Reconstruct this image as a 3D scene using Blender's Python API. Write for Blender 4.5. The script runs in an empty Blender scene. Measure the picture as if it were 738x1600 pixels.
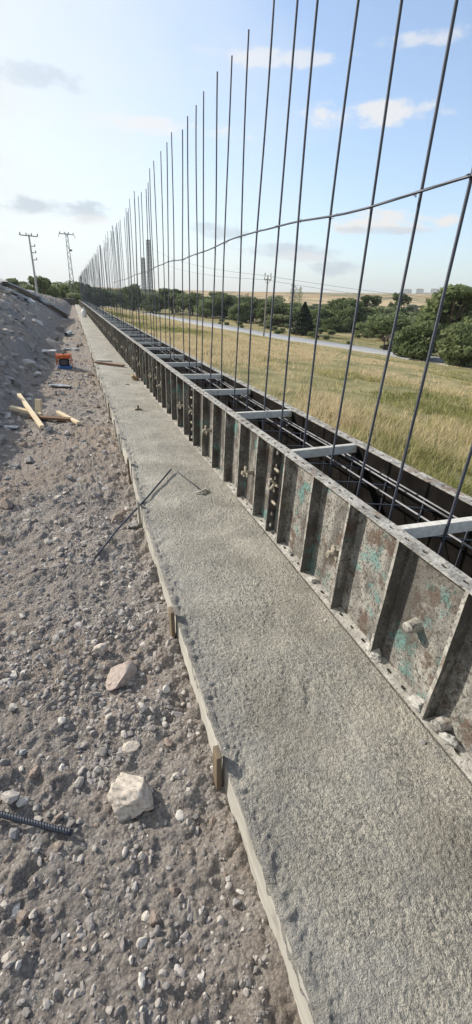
import bpy, math, random
import numpy as np
from mathutils import Matrix, Vector
random.seed(7); RNG = np.random.default_rng(11)
scene = bpy.context.scene
COL = scene.collection
rad = math.radians
# ------------------------------------------------------------------ camera
F, CX, CY, CH = 654.0, 369.0, 800.0, 1.8          # calibrated from the photo (738 x 1600)
def _cam():
    nn = np.array([300-CX, -(2100-CY), -F]); nn /= np.linalg.norm(nn); Z = -nn
    y = np.array([107-CX, -(457-CY), -F]); y /= np.linalg.norm(y)
    y -= Z*(y@Z); y /= np.linalg.norm(y)
    return np.array([np.cross(y, Z), y, Z])
R3 = _cam()
def ray(px, py): return R3 @ np.array([px-CX, -(py-CY), -F])
def onz(px, py, z):
    d = ray(px, py); t = (z-CH)/d[2]; return Vector((d[0]*t, d[1]*t, z))
def atd(px, py, dist):                             # point along a ray at a horizontal distance
    d = ray(px, py); t = dist/math.hypot(d[0], d[1]); return Vector((d[0]*t, d[1]*t, CH+d[2]*t))
cam = bpy.data.cameras.new('camera'); camo = bpy.data.objects.new('camera', cam); COL.objects.link(camo)
M = Matrix([list(map(float, r)) for r in R3]).to_4x4(); M.translation = (0, 0, CH)
camo.matrix_world = M
cam.sensor_fit = 'VERTICAL'; cam.sensor_height = 36; cam.lens = F/1600*36
cam.clip_start = .02; cam.clip_end = 12000
scene.camera = camo
scene.render.resolution_x = 472; scene.render.resolution_y = 1024
# ------------------------------------------------------------------ helpers
class MB:
    def __init__(s): s.v = []; s.f = []; s.m = []
    def add(s, vs, fs, mi=0):
        b = len(s.v); s.v += [tuple(map(float, p)) for p in vs]
        s.f += [tuple(b+i for i in f) for f in fs]; s.m += [mi]*len(fs)
    def box(s, a, b, mi=0, mat=None):
        x0, y0, z0 = a; x1, y1, z1 = b
        v = [(x0,y0,z0),(x1,y0,z0),(x1,y1,z0),(x0,y1,z0),(x0,y0,z1),(x1,y0,z1),(x1,y1,z1),(x0,y1,z1)]
        if mat: v = [tuple(mat @ Vector(p)) for p in v]
        s.add(v, [(0,3,2,1),(4,5,6,7),(0,1,5,4),(1,2,6,5),(2,3,7,6),(3,0,4,7)], mi)
    def tube(s, pts, r, n=6, cap=True, mi=0):
        pts = [Vector(p) for p in pts]; rs = r if isinstance(r, (list, tuple)) else [r]*len(pts)
        b = len(s.v); fs = []; up = None
        for i, p in enumerate(pts):
            t = (pts[min(i+1, len(pts)-1)]-pts[max(i-1, 0)])
            t = t.normalized() if t.length > 1e-9 else Vector((0,0,1))
            if up is None:
                up = t.cross(Vector((0,0,1)) if abs(t.z) < .9 else Vector((1,0,0))).normalized()
            up = (up - t*up.dot(t)).normalized(); w = t.cross(up)
            for k in range(n):
                a = 2*math.pi*k/n; s.v.append(tuple(p + (up*math.cos(a)+w*math.sin(a))*rs[i]))
            if i:
                for k in range(n):
                    fs.append((b+(i-1)*n+k, b+(i-1)*n+(k+1)%n, b+i*n+(k+1)%n, b+i*n+k))
        if cap: fs += [tuple(b+k for k in range(n))[::-1], tuple(b+(len(pts)-1)*n+k for k in range(n))]
        s.f += fs; s.m += [mi]*len(fs)
    def build(s, name, mats, parent=None, smooth=False, bevel=0):
        me = bpy.data.meshes.new(name); me.from_pydata(s.v, [], s.f)
        if not isinstance(mats, (list, tuple)): mats = [mats]
        for m in mats: me.materials.append(m)
        me.polygons.foreach_set('material_index', s.m)
        if smooth: me.polygons.foreach_set('use_smooth', [True]*len(s.f))
        me.update(); o = bpy.data.objects.new(name, me); COL.objects.link(o)
        if parent: o.parent = parent
        if bevel:
            b = o.modifiers.new('bevel', 'BEVEL'); b.width = bevel; b.segments = 1; b.limit_method = 'ANGLE'
        return o
def tag(o, label=None, cat=None, group=None, kind=None):
    if label: o['label'] = label
    if cat: o['category'] = cat
    if group: o['group'] = group
    if kind: o['kind'] = kind
    return o
def empty(name, loc=(0,0,0), rz=0):
    o = bpy.data.objects.new(name, None); COL.objects.link(o); o.location = loc; o.rotation_euler = (0,0,rz)
    o.empty_display_size = .2; return o
KIDS = {}
def copy_tree(o, parent=None):
    c = o.copy(); COL.objects.link(c)
    if parent: c.parent = parent
    for ch in list(o.children): copy_tree(ch, c)
    return c
def np_mesh(name, V, Fc, mats, smooth=True, col=None, parent=None):
    me = bpy.data.meshes.new(name); k = Fc.shape[1]
    me.vertices.add(len(V)); me.vertices.foreach_set('co', np.asarray(V, np.float32).ravel())
    me.loops.add(Fc.size); me.loops.foreach_set('vertex_index', Fc.astype(np.int32).ravel())
    me.polygons.add(len(Fc)); me.polygons.foreach_set('loop_start', np.arange(0, Fc.size, k, dtype=np.int32))
    me.polygons.foreach_set('loop_total', np.full(len(Fc), k, np.int32))
    me.polygons.foreach_set('use_smooth', np.full(len(Fc), smooth))
    if not isinstance(mats, (list, tuple)): mats = [mats]
    for m in mats: me.materials.append(m)
    if col is not None:
        a = me.attributes.new('tint', 'FLOAT', 'POINT'); a.data.foreach_set('value', np.asarray(col, np.float32))
    me.update(calc_edges=True); me.validate()
    o = bpy.data.objects.new(name, me); COL.objects.link(o)
    if parent: o.parent = parent
    return o
def grid_faces(nr, nc):
    i = np.arange(nr-1)[:, None]*nc + np.arange(nc-1)[None, :]
    i = i.ravel(); return np.stack([i, i+1, i+nc+1, i+nc], 1)
# numpy value noise
def _h(ix, iy, s):
    n = (ix.astype(np.int64)*374761393 + iy.astype(np.int64)*668265263 + s*2147483) & 0x7fffffff
    n = ((n ^ (n >> 13))*1274126177) & 0x7fffffff
    n = (n ^ (n >> 16)) & 0xffff
    return n/65535.0
def vn(x, y, s=0):
    x = np.asarray(x, float); y = np.asarray(y, float)
    ix = np.floor(x); iy = np.floor(y); fx = x-ix; fy = y-iy
    fx = fx*fx*(3-2*fx); fy = fy*fy*(3-2*fy); ix = ix.astype(np.int64); iy = iy.astype(np.int64)
    a = _h(ix, iy, s); b = _h(ix+1, iy, s); c = _h(ix, iy+1, s); d = _h(ix+1, iy+1, s)
    return (a*(1-fx)+b*fx)*(1-fy)+(c*(1-fx)+d*fx)*fy
def fbm(x, y, s=0, o=4, g=.5):
    r = 0; a = 1; t = 0
    for k in range(o):
        r = r + a*(vn(x*2**k+17.3*k, y*2**k-9.1*k, s+k)*2-1); t += a; a *= g
    return r/t
def clods(x, y, s, rmin=.25, rmax=.75, fill=.6):
    """scattered dome-shaped lumps on a jittered lattice, unit cell"""
    x = np.asarray(x, float); y = np.asarray(y, float); ix = np.floor(x).astype(np.int64); iy = np.floor(y).astype(np.int64)
    out = np.zeros(np.broadcast(x, y).shape)
    for dx in (-1, 0, 1):
        for dy in (-1, 0, 1):
            jx, jy = ix+dx, iy+dy; cx_ = jx+_h(jx, jy, s); cy_ = jy+_h(jx, jy, s+5); q = _h(jx, jy, s+9)
            R_ = np.where(_h(jx, jy, s+13) < fill, rmin+(rmax-rmin)*q*q, .01); st = .7+.6*_h(jx, jy, s+17)
            d2 = ((x-cx_)*st)**2+((y-cy_)/st)**2
            out = np.maximum(out, R_*np.sqrt(np.maximum(1-d2/(R_*R_), 0)))
    return out
def sstep(a, b, x):
    t = np.clip((x-a)/(b-a), 0, 1); return t*t*(3-2*t)
# ------------------------------------------------------------------ materials
class NT:
    def __init__(s, name):
        s.mat = bpy.data.materials.new(name); s.mat.use_nodes = True; s.t = s.mat.node_tree; s.n = s.t.nodes
        s.bsdf = s.n['Principled BSDF']; s.L = s.t.links.new
        s.geo = s.n.new('ShaderNodeNewGeometry'); s.tc = s.n.new('ShaderNodeTexCoord')
    def map(s, src='pos', scale=(1,1,1), loc=(0,0,0)):
        m = s.n.new('ShaderNodeMapping'); m.inputs['Scale'].default_value = scale; m.inputs['Location'].default_value = loc
        s.L(s.geo.outputs['Position'] if src == 'pos' else s.tc.outputs['Object'], m.inputs['Vector']); return m.outputs[0]
    def noise(s, scale, detail=5, vec=None, rough=.55, dist=0):
        n = s.n.new('ShaderNodeTexNoise'); n.inputs['Scale'].default_value = scale; n.inputs['Detail'].default_value = detail
        n.inputs['Roughness'].default_value = rough; n.inputs['Distortion'].default_value = dist
        s.L(vec if vec is not None else s.geo.outputs['Position'], n.inputs['Vector']); return n.outputs['Fac']
    def voro(s, scale, vec=None, feat='F1', out='Distance'):
        n = s.n.new('ShaderNodeTexVoronoi'); n.feature = feat; n.inputs['Scale'].default_value = scale
        s.L(vec if vec is not None else s.geo.outputs['Position'], n.inputs['Vector']); return n.outputs[out]
    def ramp(s, f, stops):
        r = s.n.new('ShaderNodeValToRGB'); e = r.color_ramp.elements
        while len(e) < len(stops): e.new(.5)
        for i, (p, c) in enumerate(stops):
            e[i].position = p; e[i].color = (c, c, c, 1) if not isinstance(c, tuple) else (*c, 1)
        s.L(f, r.inputs[0]); return r.outputs[0]
    def mix(s, f, a, b, mode='MIX'):
        m = s.n.new('ShaderNodeMix'); m.data_type = 'RGBA'; m.blend_type = mode
        for i, v in ((0, f), (6, a), (7, b)):
            if isinstance(v, (int, float)): m.inputs[i].default_value = v
            elif isinstance(v, tuple): m.inputs[i].default_value = (*v, 1)
            else: s.L(v, m.inputs[i])
        return m.outputs[2]
    def math(s, op, a, b=0.0, c=None):
        m = s.n.new('ShaderNodeMath'); m.operation = op
        for i, v in ((0, a), (1, b), (2, c)):
            if v is None: continue
            if isinstance(v, (int, float)): m.inputs[i].default_value = v
            else: s.L(v, m.inputs[i])
        return m.outputs[0]
    def attr(s, name='tint'):
        a = s.n.new('ShaderNodeAttribute'); a.attribute_name = name; return a.outputs['Fac']
    def rand(s): return s.n.new('ShaderNodeObjectInfo').outputs['Random']
    def bump(s, h, strength=.5, dist=.01):
        b = s.n.new('ShaderNodeBump'); b.inputs['Strength'].default_value = strength; b.inputs['Distance'].default_value = dist
        s.L(h, b.inputs['Height']); s.L(b.outputs[0], s.bsdf.inputs['Normal'])
    def fin(s, col, rough=.9, metal=0, spec=.3):
        for k, v in (('Base Color', col), ('Roughness', rough), ('Metallic', metal), ('Specular IOR Level', spec)):
            if isinstance(v, (int, float)): s.bsdf.inputs[k].default_value = v
            elif isinstance(v, tuple): s.bsdf.inputs[k].default_value = (*v, 1)
            else: s.L(v, s.bsdf.inputs[k])
        return s.mat
def m_dirt():
    t = NT('dirt'); a = t.noise(1.1, 6); b = t.noise(14, 6); c = t.noise(90, 4)
    col = t.ramp(a, [(.3, (.215,.188,.172)), (.5, (.30,.262,.232)), (.7, (.39,.355,.32))])
    col = t.mix(t.ramp(b, [(.35, 0.), (.7, .8)]), col, (.43,.40,.37))
    col = t.mix(t.ramp(c, [(.4, .55), (.6, 0.)]), col, (.10,.092,.09))
    br = t.noise(.7, 3, t.map(loc=(5,3,9)))
    col = t.mix(t.ramp(br, [(.44, 0.), (.62, .55)]), col, (.33,.26,.20))
    h = t.math('ADD', t.math('MULTIPLY', t.noise(38, 8, rough=.7), 1.5), t.math('MULTIPLY', t.voro(70), -.5))
    st = t.voro(9, t.map(scale=(1,.6,1)), out='Color'); sp_ = t.n.new('ShaderNodeSeparateColor'); t.L(st, sp_.inputs[0])
    edge_ = t.ramp(t.math('ADD', t.voro(9, t.map(scale=(1,.6,1))), t.math('MULTIPLY', t.noise(25, 4), .35)), [(.40, 1.), (.52, 0.)])
    col = t.mix(t.math('MULTIPLY', edge_, t.ramp(sp_.outputs[0], [(.72, 0.), (.8, .65)])), col, (.42,.40,.385))
    t.bump(h, 1., .02); return t.fin(col, .95, spec=.1)
def m_concrete():
    t = NT('wet_concrete'); a = t.noise(1.6, 5); b = t.noise(70, 4, rough=.6); c = t.noise(9, 4)
    def cell(sc, off):
        nn = t.n.new('ShaderNodeTexNoise'); nn.inputs['Scale'].default_value = 48+off*10; nn.inputs['Detail'].default_value = 4; t.L(t.geo.outputs['Position'], nn.inputs['Vector'])
        vm = t.n.new('ShaderNodeVectorMath'); vm.operation = 'MULTIPLY_ADD'; t.L(nn.outputs['Color'], vm.inputs[0]); vm.inputs[1].default_value = (.035,.035,.02); t.L(t.map(loc=(off, off, 0)), vm.inputs[2]); v = vm.outputs[0]; sp = t.n.new('ShaderNodeSeparateColor'); t.L(t.voro(sc, v, out='Color'), sp.inputs[0]); return sp.outputs[0], t.voro(sc, v)
    g1, d1 = cell(120, 0); g2, d2 = cell(210, 3)
    col = t.ramp(a, [(.3, (.37,.35,.305)), (.55, (.46,.43,.365)), (.75, (.54,.505,.425))])
    pm = t.ramp(t.noise(3.2, 6, t.map(loc=(2,8,0)), rough=.6), [(.34, .55), (.56, 1.)]); base = col
    col = t.mix(t.ramp(g1, [(.15, .7), (.4, 0.)]), col, (.14,.14,.135))
    col = t.mix(t.ramp(g1, [(.66, 0.), (.95, .5)]), col, (.52,.50,.44))
    col = t.mix(t.ramp(g2, [(.2, .55), (.45, 0.)]), col, (.14,.14,.138))
    col = t.mix(t.ramp(g2, [(.7, 0.), (.95, .45)]), col, (.58,.56,.50))
    col = t.mix(t.ramp(b, [(.34, .6), (.46, 0.)]), col, (.13,.13,.125))
    col = t.mix(pm, base, col)
    col = t.mix(t.ramp(c, [(.52, 0.), (.75, .4)]), col, (.22,.225,.235))
    wet = t.noise(2.3, 5, t.map(loc=(4,4,4))); col = t.mix(t.ramp(wet, [(.50, 0.), (.66, .45)]), col, (.20,.185,.155)); col = t.mix(t.ramp(wet, [(.30, .35), (.42, 0.)]), col, (.44,.43,.40))
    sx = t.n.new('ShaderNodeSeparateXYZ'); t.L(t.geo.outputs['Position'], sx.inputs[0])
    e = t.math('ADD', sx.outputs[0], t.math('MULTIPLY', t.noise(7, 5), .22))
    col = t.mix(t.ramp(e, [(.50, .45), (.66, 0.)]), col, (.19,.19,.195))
    h = t.math('ADD', t.math('MULTIPLY', d1, -.6), t.math('ADD', t.math('MULTIPLY', b, 1.1), t.math('MULTIPLY', t.noise(230, 4, rough=.65), 1.0)))
    t.bump(t.math('MULTIPLY', h, pm), 1., .012); return t.fin(col, .8, spec=.35)
def m_steel(name='form_steel', k=1.35, cl=-.01):
    t = NT(name); p = t.map(scale=(1,1,.45))
    col = t.ramp(t.noise(4, 6), [(.3, (.075*k,.071*k,.066*k)), (.5, (.18*k,.172*k,.158*k)), (.72, (.31*k,.30*k,.275*k))])
    col = t.mix(t.ramp(t.noise(9, 6, p, dist=.6), [(.455+cl, 0.), (.62+cl, .85)]), col, (.46,.445,.40))
    col = t.mix(t.ramp(t.noise(6.5, 8, t.map(loc=(3,1,7)), rough=.7), [(.52+cl*.5, 0.), (.60+cl*.5, .8)]), col, (.115,.066,.042))
    col = t.mix(t.ramp(t.noise(5, 7, t.map(loc=(9,4,2)), rough=.65), [(.56+cl*.6, 0.), (.63+cl*.6, .8)]), col, (.15,.35,.33))
    col = t.mix(t.ramp(t.noise(60, 3), [(.38, .75), (.47, 0.)]), col, (.06,.055,.05))
    col = t.mix(t.ramp(t.noise(2.3, 5, t.map(scale=(1,1,.2), loc=(1,2,3))), [(.50, 0.), (.62, .65)]), col, (.075,.068,.06))
    g = t.noise(130, 4); col = t.mix(t.ramp(g, [(.4, .55), (.55, 0.)]), col, (.09,.083,.075))
    t.bump(t.math('ADD', t.noise(40, 8, rough=.7), t.math('MULTIPLY', t.noise(150, 2), .5)), .8, .008)
    return t.fin(col, .85, .0, .2)
def m_flange():
    t = NT('flange_steel')
    col = t.ramp(t.noise(14, 7, rough=.65), [(.32, (.13,.12,.11)), (.5, (.33,.315,.285)), (.68, (.50,.48,.44))])
    col = t.mix(t.ramp(t.noise(70, 3), [(.38, .7), (.46, 0.)]), col, (.06,.055,.05))
    col = t.mix(t.ramp(t.noise(8, 6, t.map(loc=(2,6,1))), [(.58, 0.), (.64, .6)]), col, (.17,.10,.06))
    t.bump(t.noise(70, 8, rough=.7), .6, .004); return t.fin(col, .75, spec=.35)
def m_cemented():
    t = NT('cement_smeared_steel')
    col = t.ramp(t.noise(12, 7, rough=.65), [(.3, (.20,.185,.165)), (.48, (.40,.385,.35)), (.65, (.56,.54,.50))])
    col = t.mix(t.ramp(t.noise(80, 3), [(.36, .7), (.44, 0.)]), col, (.09,.08,.07))
    t.bump(t.noise(45, 8, rough=.75), .9, .008); return t.fin(col, .85, spec=.2)
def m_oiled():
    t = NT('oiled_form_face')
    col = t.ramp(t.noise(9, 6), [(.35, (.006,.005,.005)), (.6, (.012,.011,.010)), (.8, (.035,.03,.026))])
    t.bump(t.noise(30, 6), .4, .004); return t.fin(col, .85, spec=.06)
def m_endplate():  # dark tone paints in the unlit side at the panel joints
    t = NT('shaded_end_plate')
    col = t.ramp(t.noise(20, 6), [(.35, (.045,.042,.04)), (.6, (.10,.095,.09)), (.8, (.2,.19,.175))])
    t.bump(t.noise(60, 6), .4, .003); return t.fin(col, .7)
def m_rebar():
    t = NT('rebar_steel')
    col = t.ramp(t.noise(6, 5), [(.3, (.035,.042,.058)), (.6, (.06,.068,.09)), (.85, (.10,.09,.08))])
    w = t.n.new('ShaderNodeTexWave'); w.wave_type = 'BANDS'; w.bands_direction = 'Z'; w.inputs['Scale'].default_value = 60
    w.inputs['Distortion'].default_value = .5; t.L(t.tc.outputs['Object'], w.inputs['Vector'])
    t.bump(w.outputs['Fac'], .5, .002); return t.fin(col, .5, .3, .5)
def m_wood(name, a, b, sc=(3,30,30), dark=(.12,.09,.06), damt=.5):
    t = NT(name); v = t.map('obj', scale=sc); n = t.noise(1.5, 6, v)
    col = t.ramp(n, [(.3, a), (.7, b)])
    col = t.mix(t.ramp(t.noise(7, 6), [(.55, 0.), (.72, damt)]), col, dark)
    r = t.rand(); col = t.mix(t.math('MULTIPLY', r, .35), col, tuple(x*.6 for x in a))
    t.bump(t.noise(3, 6, v), .5, .004); return t.fin(col, .85, spec=.2)
def m_rock(name, a, b, c=None):
    t = NT(name); v = t.tc.outputs['Object']
    col = t.ramp(t.noise(5, 7, t.map('obj')), [(.3, a), (.7, b)])
    r = t.rand(); col = t.mix(t.ramp(r, [(0., 0.), (1., .55)]), col, c or tuple(x*.6 for x in a))
    col = t.mix(t.ramp(t.noise(60, 4), [(.4, .5), (.5, 0.)]), col, tuple(x*.55 for x in a))
    t.bump(t.noise(50, 8, rough=.7), .7, .008); return t.fin(col, .92, spec=.15)
def m_plain(name, c, rough=.6, metal=0, var=.3, sc=20):
    t = NT(name); col = t.ramp(t.noise(sc, 5), [(.3, tuple(x*(1-var) for x in c)), (.7, tuple(min(1, x*(1+var)) for x in c))])
    return t.fin(col, rough, metal)
def m_leaf(name, a, b, trans=.45):
    t = NT(name); r = t.attr(); col = t.ramp(r, [(0., a), (1., b)])
    rr = t.rand(); col = t.mix(t.math('MULTIPLY', rr, .3), col, tuple(x*.7 for x in a))
    t.fin(col, .7, spec=.2)
    tr = t.n.new('ShaderNodeBsdfTranslucent'); t.L(col, tr.inputs[0])
    mx = t.n.new('ShaderNodeMixShader'); mx.inputs[0].default_value = trans
    t.L(t.bsdf.outputs[0], mx.inputs[1]); t.L(tr.outputs[0], mx.inputs[2])
    t.L(mx.outputs[0], t.n['Material Output'].inputs['Surface']); return t.mat
def m_field():
    t = NT('field_ground'); cd = t.noise(.05, 5); fine = t.noise(.9, 6); vf = t.noise(7, 5)
    col = t.ramp(cd, [(.35, (.19,.18,.085)), (.5, (.28,.245,.13)), (.65, (.38,.32,.19))])
    col = t.mix(t.ramp(fine, [(.35, .7), (.6, 0.)]), col, (.085,.095,.04))
    col = t.mix(t.ramp(vf, [(.5, 0.), (.75, .5)]), col, (.34,.29,.16))
    # distant hills: ripe stubble fields with green strips
    sx = t.n.new('ShaderNodeSeparateXYZ'); t.L(t.geo.outputs['Position'], sx.inputs[0])
    far = t.ramp(t.math('MULTIPLY', t.math('ADD', sx.outputs[0], sx.outputs[1]), 1/1600.), [(.25, 0.), (.42, 1.)])
    pv = t.n.new('ShaderNodeTexVoronoi'); pv.inputs['Scale'].default_value = .004; t.L(t.map(scale=(1,.45,0)), pv.inputs['Vector'])
    sp = t.n.new('ShaderNodeSeparateColor'); t.L(pv.outputs['Color'], sp.inputs[0])
    hc = t.ramp(sp.outputs[0], [(.0, (.40,.29,.155)), (.45, (.34,.235,.12)), (.62, (.17,.16,.075)), (.8, (.44,.33,.19))])
    hc = t.mix(t.ramp(t.noise(.02, 5), [(.50, 0.), (.58, .85)]), hc, (.085,.10,.05))
    col = t.mix(far, col, hc)
    t.bump(vf, .6, .05); return t.fin(col, .95, spec=.05)
def m_road():
    t = NT('road_surface'); col = t.ramp(t.noise(.6, 6), [(.3, (.27,.275,.285)), (.7, (.36,.365,.375))])
    col = t.mix(t.ramp(t.noise(8, 4), [(.5, 0.), (.7, .4)]), col, (.40,.38,.35)); return t.fin(col, .85)
STEEL2 = m_steel('darker_form_steel', .75, .02); SHADE = m_plain('painted_trench_shade', (.03,.027,.024), .9, 0, .4, 12)  # darker plates past the nearest panel; floor tone is painted shade
DIRT, CONC, STEEL, FLANGE, OILED, ENDP, REBAR = m_dirt(), m_concrete(), m_steel(), m_flange(), m_oiled(), m_endplate(), m_rebar()
SPREAD = m_wood('grey_timber', (.44,.43,.39), (.68,.66,.61), (30,3,30), (.24,.21,.17), .75)
BOARD = m_wood('form_board_wood', (.36,.345,.31), (.60,.58,.53), (20,1.6,22), (.19,.17,.145), .95)
STAKE = m_wood('stake_wood', (.16,.125,.09), (.28,.22,.15), (20,20,3))
YELLOW = m_wood('pale_lumber', (.62,.50,.33), (.78,.66,.47), (3,20,20), (.35,.26,.16), .3)
BROWN = m_wood('brown_lumber', (.14,.085,.055), (.24,.15,.10), (3,20,20))
RK = [m_rock('grey_rock', (.27,.26,.26), (.42,.41,.40), (.24,.21,.19)), m_rock('pale_rock', (.46,.43,.39), (.62,.58,.52), (.36,.32,.28)),
      m_rock('brown_rock', (.25,.20,.165), (.37,.30,.25), (.18,.15,.14))]
WHITE_RK = m_rock('limestone', (.44,.385,.325), (.66,.60,.53), (.46,.40,.34))
RED_RK = m_rock('red_brick_rubble', (.36,.30,.265), (.50,.445,.40), (.34,.275,.24))
ROADM, FIELDM = m_road(), m_field()
# ------------------------------------------------------------------ ground shapes
BY = [-.4, .25, 1.0, 1.85, 3.1, 4.3, 5.4, 6.5, 7.6, 9, 11, 13.5, 16.5, 20, 25, 31, 38, 46, 55, 65, 76]
_ty = [-.4,.2,.84,1.33,1.53,1.9,2.05,2.38,2.83,3.28,4.2,5.13,7.77,16.3,38,62,76]; _tx = [.41,.40,.396,.403,.405,.384,.372,.379,.393,.413,.440,.452,.452,.50,.59,.70,.76]
BX = [float(np.interp(y, _ty, _tx))+(.008 if i % 2 else -.004) for i, y in enumerate(BY)]
def xl(y): return np.interp(y, BY, BX)
def toe(y): return np.interp(y, [0, 5, 8, 14.5, 24, 36, 60, 76], [-.95, -.95, -.80, -.52, -.40, -.25, .15, .35])
def cap(y): return np.interp(y, [0, 20, 30, 40, 60, 76], [2.8, 2.7, 2.35, 1.85, 1.3, .7])
def hd(x, y):
    x = np.asarray(x, float); y = np.asarray(y, float)
    d = np.maximum(toe(y)+.12*fbm(y*.5, x*.3, 3)-x, 0)
    rise = .70*d*sstep(0, .8, d)+.06*d
    c = cap(y)+.25*fbm(x*.35, y*.25, 5)
    b = c*(1-np.exp(-(rise/c)**2.2))**(1/2.2)
    z = b + .035*fbm(x*1.3, y*1.3, 9, 3)
    amp = .022+.05*sstep(0, .6, d)
    z = z + amp*fbm(x*5, y*5, 21, 4, .6)
    z = z + .024*np.abs(fbm(x*15, y*15, 33, 3, .65))+.014*np.maximum(fbm(x*38, y*38, 40, 3, .7), 0)
    bm_ = sstep(.15, .9, d)
    z = z + bm_*(.16*fbm(x*1.1+y*.5, y*.9, 50, 4, .6)+.07*np.abs(fbm(x*3.1, y*2.6+x, 52, 4, .6))+.035*np.maximum(fbm(x*9, y*8, 54, 3, .6), -.1))
    z = z + (1-bm_)*.02*np.abs(fbm(x*4+2, y*4, 56, 3, .6))*2
    wx = x+.02*fbm(x*20, y*20, 63, 2); wy = y+.02*fbm(x*20, y*20, 65, 2)
    pm = sstep(-.08, .22, fbm(x*1.7, y*1.2, 67, 3)+.25*sstep(3, 5, y)+.5*bm_-.1)
    z = z + pm*(.045*clods(wx/.085, wy/.085, 71, .15, .62, .5)+.020*clods(wx/.034, wy/.034, 73, .2, .7, .7)) + .008*clods(wx/.016, wy/.016, 75, .2, .7, .7)*(y < 6)
    z = z + bm_*(.12*clods(wx/.30, wy/.30, 77, .1, .55, .45)+.06*clods(wx/.15, wy/.15, 79, .1, .6, .55))
    e = xl(y)-x
    near = 1-sstep(4, 12, y)
    z = z + np.where(e > -.02, .03*np.exp(-(np.maximum(e-.02, 0)/.15)**2)*(.15+1.1*vn(y*2.3, x*1.2, 61)), 0)*(.12+.88*(1-sstep(2.0, 3.4, y)))+.05*np.exp(-(np.maximum(e-.03, 0)/.11)**2)*clods(x/.13, y/.13, 91, .2, .7, .7)*(y < 9)-.03*sstep(2.6, 4, y)*(1-sstep(10, 16, y))*np.exp(-(np.maximum(e, 0)/.35)**2)
    z = z + .03*np.exp(-(e/.32)**2)*fbm(x*14, y*14, 71, 3, .65)
    return z
def road_x(y): return np.interp(y, [-60, 20, 40, 54, 68, 84, 115, 165, 220, 400], [60, 52, 43.5, 39.5, 36, 33.3, 31.2, 24.5, 17, 4])
FZ = -3.8
def field_h(x, y):
    x = np.asarray(x, float); y = np.asarray(y, float); r = np.hypot(x, y)
    rx = road_x(y)-4
    t = np.clip((x-2.2)/np.maximum(rx-2.2, 6), 0, 1)
    z = FZ*(.75*t+.25*t*t)
    z = np.where(x < 2.2, 0, z)
    z = z + (1-np.clip(np.abs(x-road_x(y))/6, 0, 1)*0)*0
    off = sstep(4.0, 8, np.abs(x-road_x(y)))
    z = z + off*np.minimum(.02*np.maximum(x-2, 0), .35)*fbm(x*.12, y*.12, 81)
    z = z + .05*off*fbm(x*.8, y*.8, 83)
    # beyond the works the land falls to the valley floor
    z = z + sstep(76, 110, y)*(1-sstep(2, 14, x))*FZ*.75
    az = np.degrees(np.arctan2(x, y))
    el = np.interp(az, [-60, -10, 10, 20, 28, 33, 40, 46, 70, 120], [.55, .55, .75, 1.05, 1.30, 1.42, 1.62, 1.85, 2.1, 1.5])
    hill = np.tan(np.radians(el))*1900+5.5
    g = sstep(420, 1900, r)
    z = z + g*hill*(1+.05*fbm(x*.003, y*.003, 91, 3))
    return z
# field sheet: polar grid out to the horizon
rr = np.concatenate([[.0], np.linspace(1.2, 20, 40), 20*1.035**np.arange(1, 190)])
rr = rr[rr < 9000]; th = np.linspace(0, 2*math.pi, 361)
RRm, TH = np.meshgrid(rr, th, indexing='ij'); X = RRm*np.sin(TH); Y = RRm*np.cos(TH)
Zf = field_h(X, Y)
inside = (X < 2.3) & (Y < 79); Zf = np.where(inside, np.minimum(Zf, -.35), Zf)
Zf = np.where((X < -8), np.minimum(Zf, -.6)+0*X, Zf)
V = np.stack([X, Y, Zf], -1).reshape(-1, 3)
tag(np_mesh('field', V, grid_faces(len(rr), len(th))[:, ::-1], FIELDM), kind='structure')
# dirt sheet
ys = [.02]
while ys[-1] < 80: ys.append(ys[-1]+max(.006, .0062*ys[-1]))
ys = np.array([-2, -1.2, -.6, -.3, -.12]+ys)
xs = np.concatenate([np.linspace(-18, -5, 30)[:-1], np.linspace(-5, -1.5, 190)[:-1], np.linspace(-1.5, .42, 230), [.5, .6, .8]])
XX, YY = np.meshgrid(xs, ys)
ZZ = hd(XX, YY); ZZ = np.where(XX > xl(YY)+.02, -.12, ZZ)
V = np.stack([XX, YY, ZZ], -1).reshape(-1, 3)
tag(np_mesh('dirt_ground', V, grid_faces(len(ys), len(xs)), DIRT), kind='structure')
# strip of ground right of the formwork
ys2 = np.concatenate([np.linspace(-3, 20, 120), np.linspace(20.5, 82, 90)]); xs2 = np.linspace(2.0, 3.4, 16)
A, B = np.meshgrid(xs2, ys2); C_ = np.maximum(field_h(A, B), -.3)*1+.012+.03*fbm(A*3, B*3, 5)*(1-sstep(2.9, 3.4, A)); C_ = C_-.25*sstep(3.1, 3.4, A)
tag(np_mesh('verge', np.stack([A, B, C_], -1).reshape(-1, 3), grid_faces(len(ys2), len(xs2)), DIRT), kind='structure')
# road
rys = np.linspace(-20, 330, 180); rv = []
for k in (-3.9, -3.5, 0, 3.5, 3.9):
    xx = road_x(rys)+k; zz = field_h(road_x(rys), rys)+(.30 if abs(k) < 3.6 else -.1)
    rv.append(np.stack([xx, rys, zz], -1))
rv = np.stack(rv, 1).reshape(-1, 3)
tag(np_mesh('road', rv, grid_faces(len(rys), 5), ROADM), kind='structure')
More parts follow.
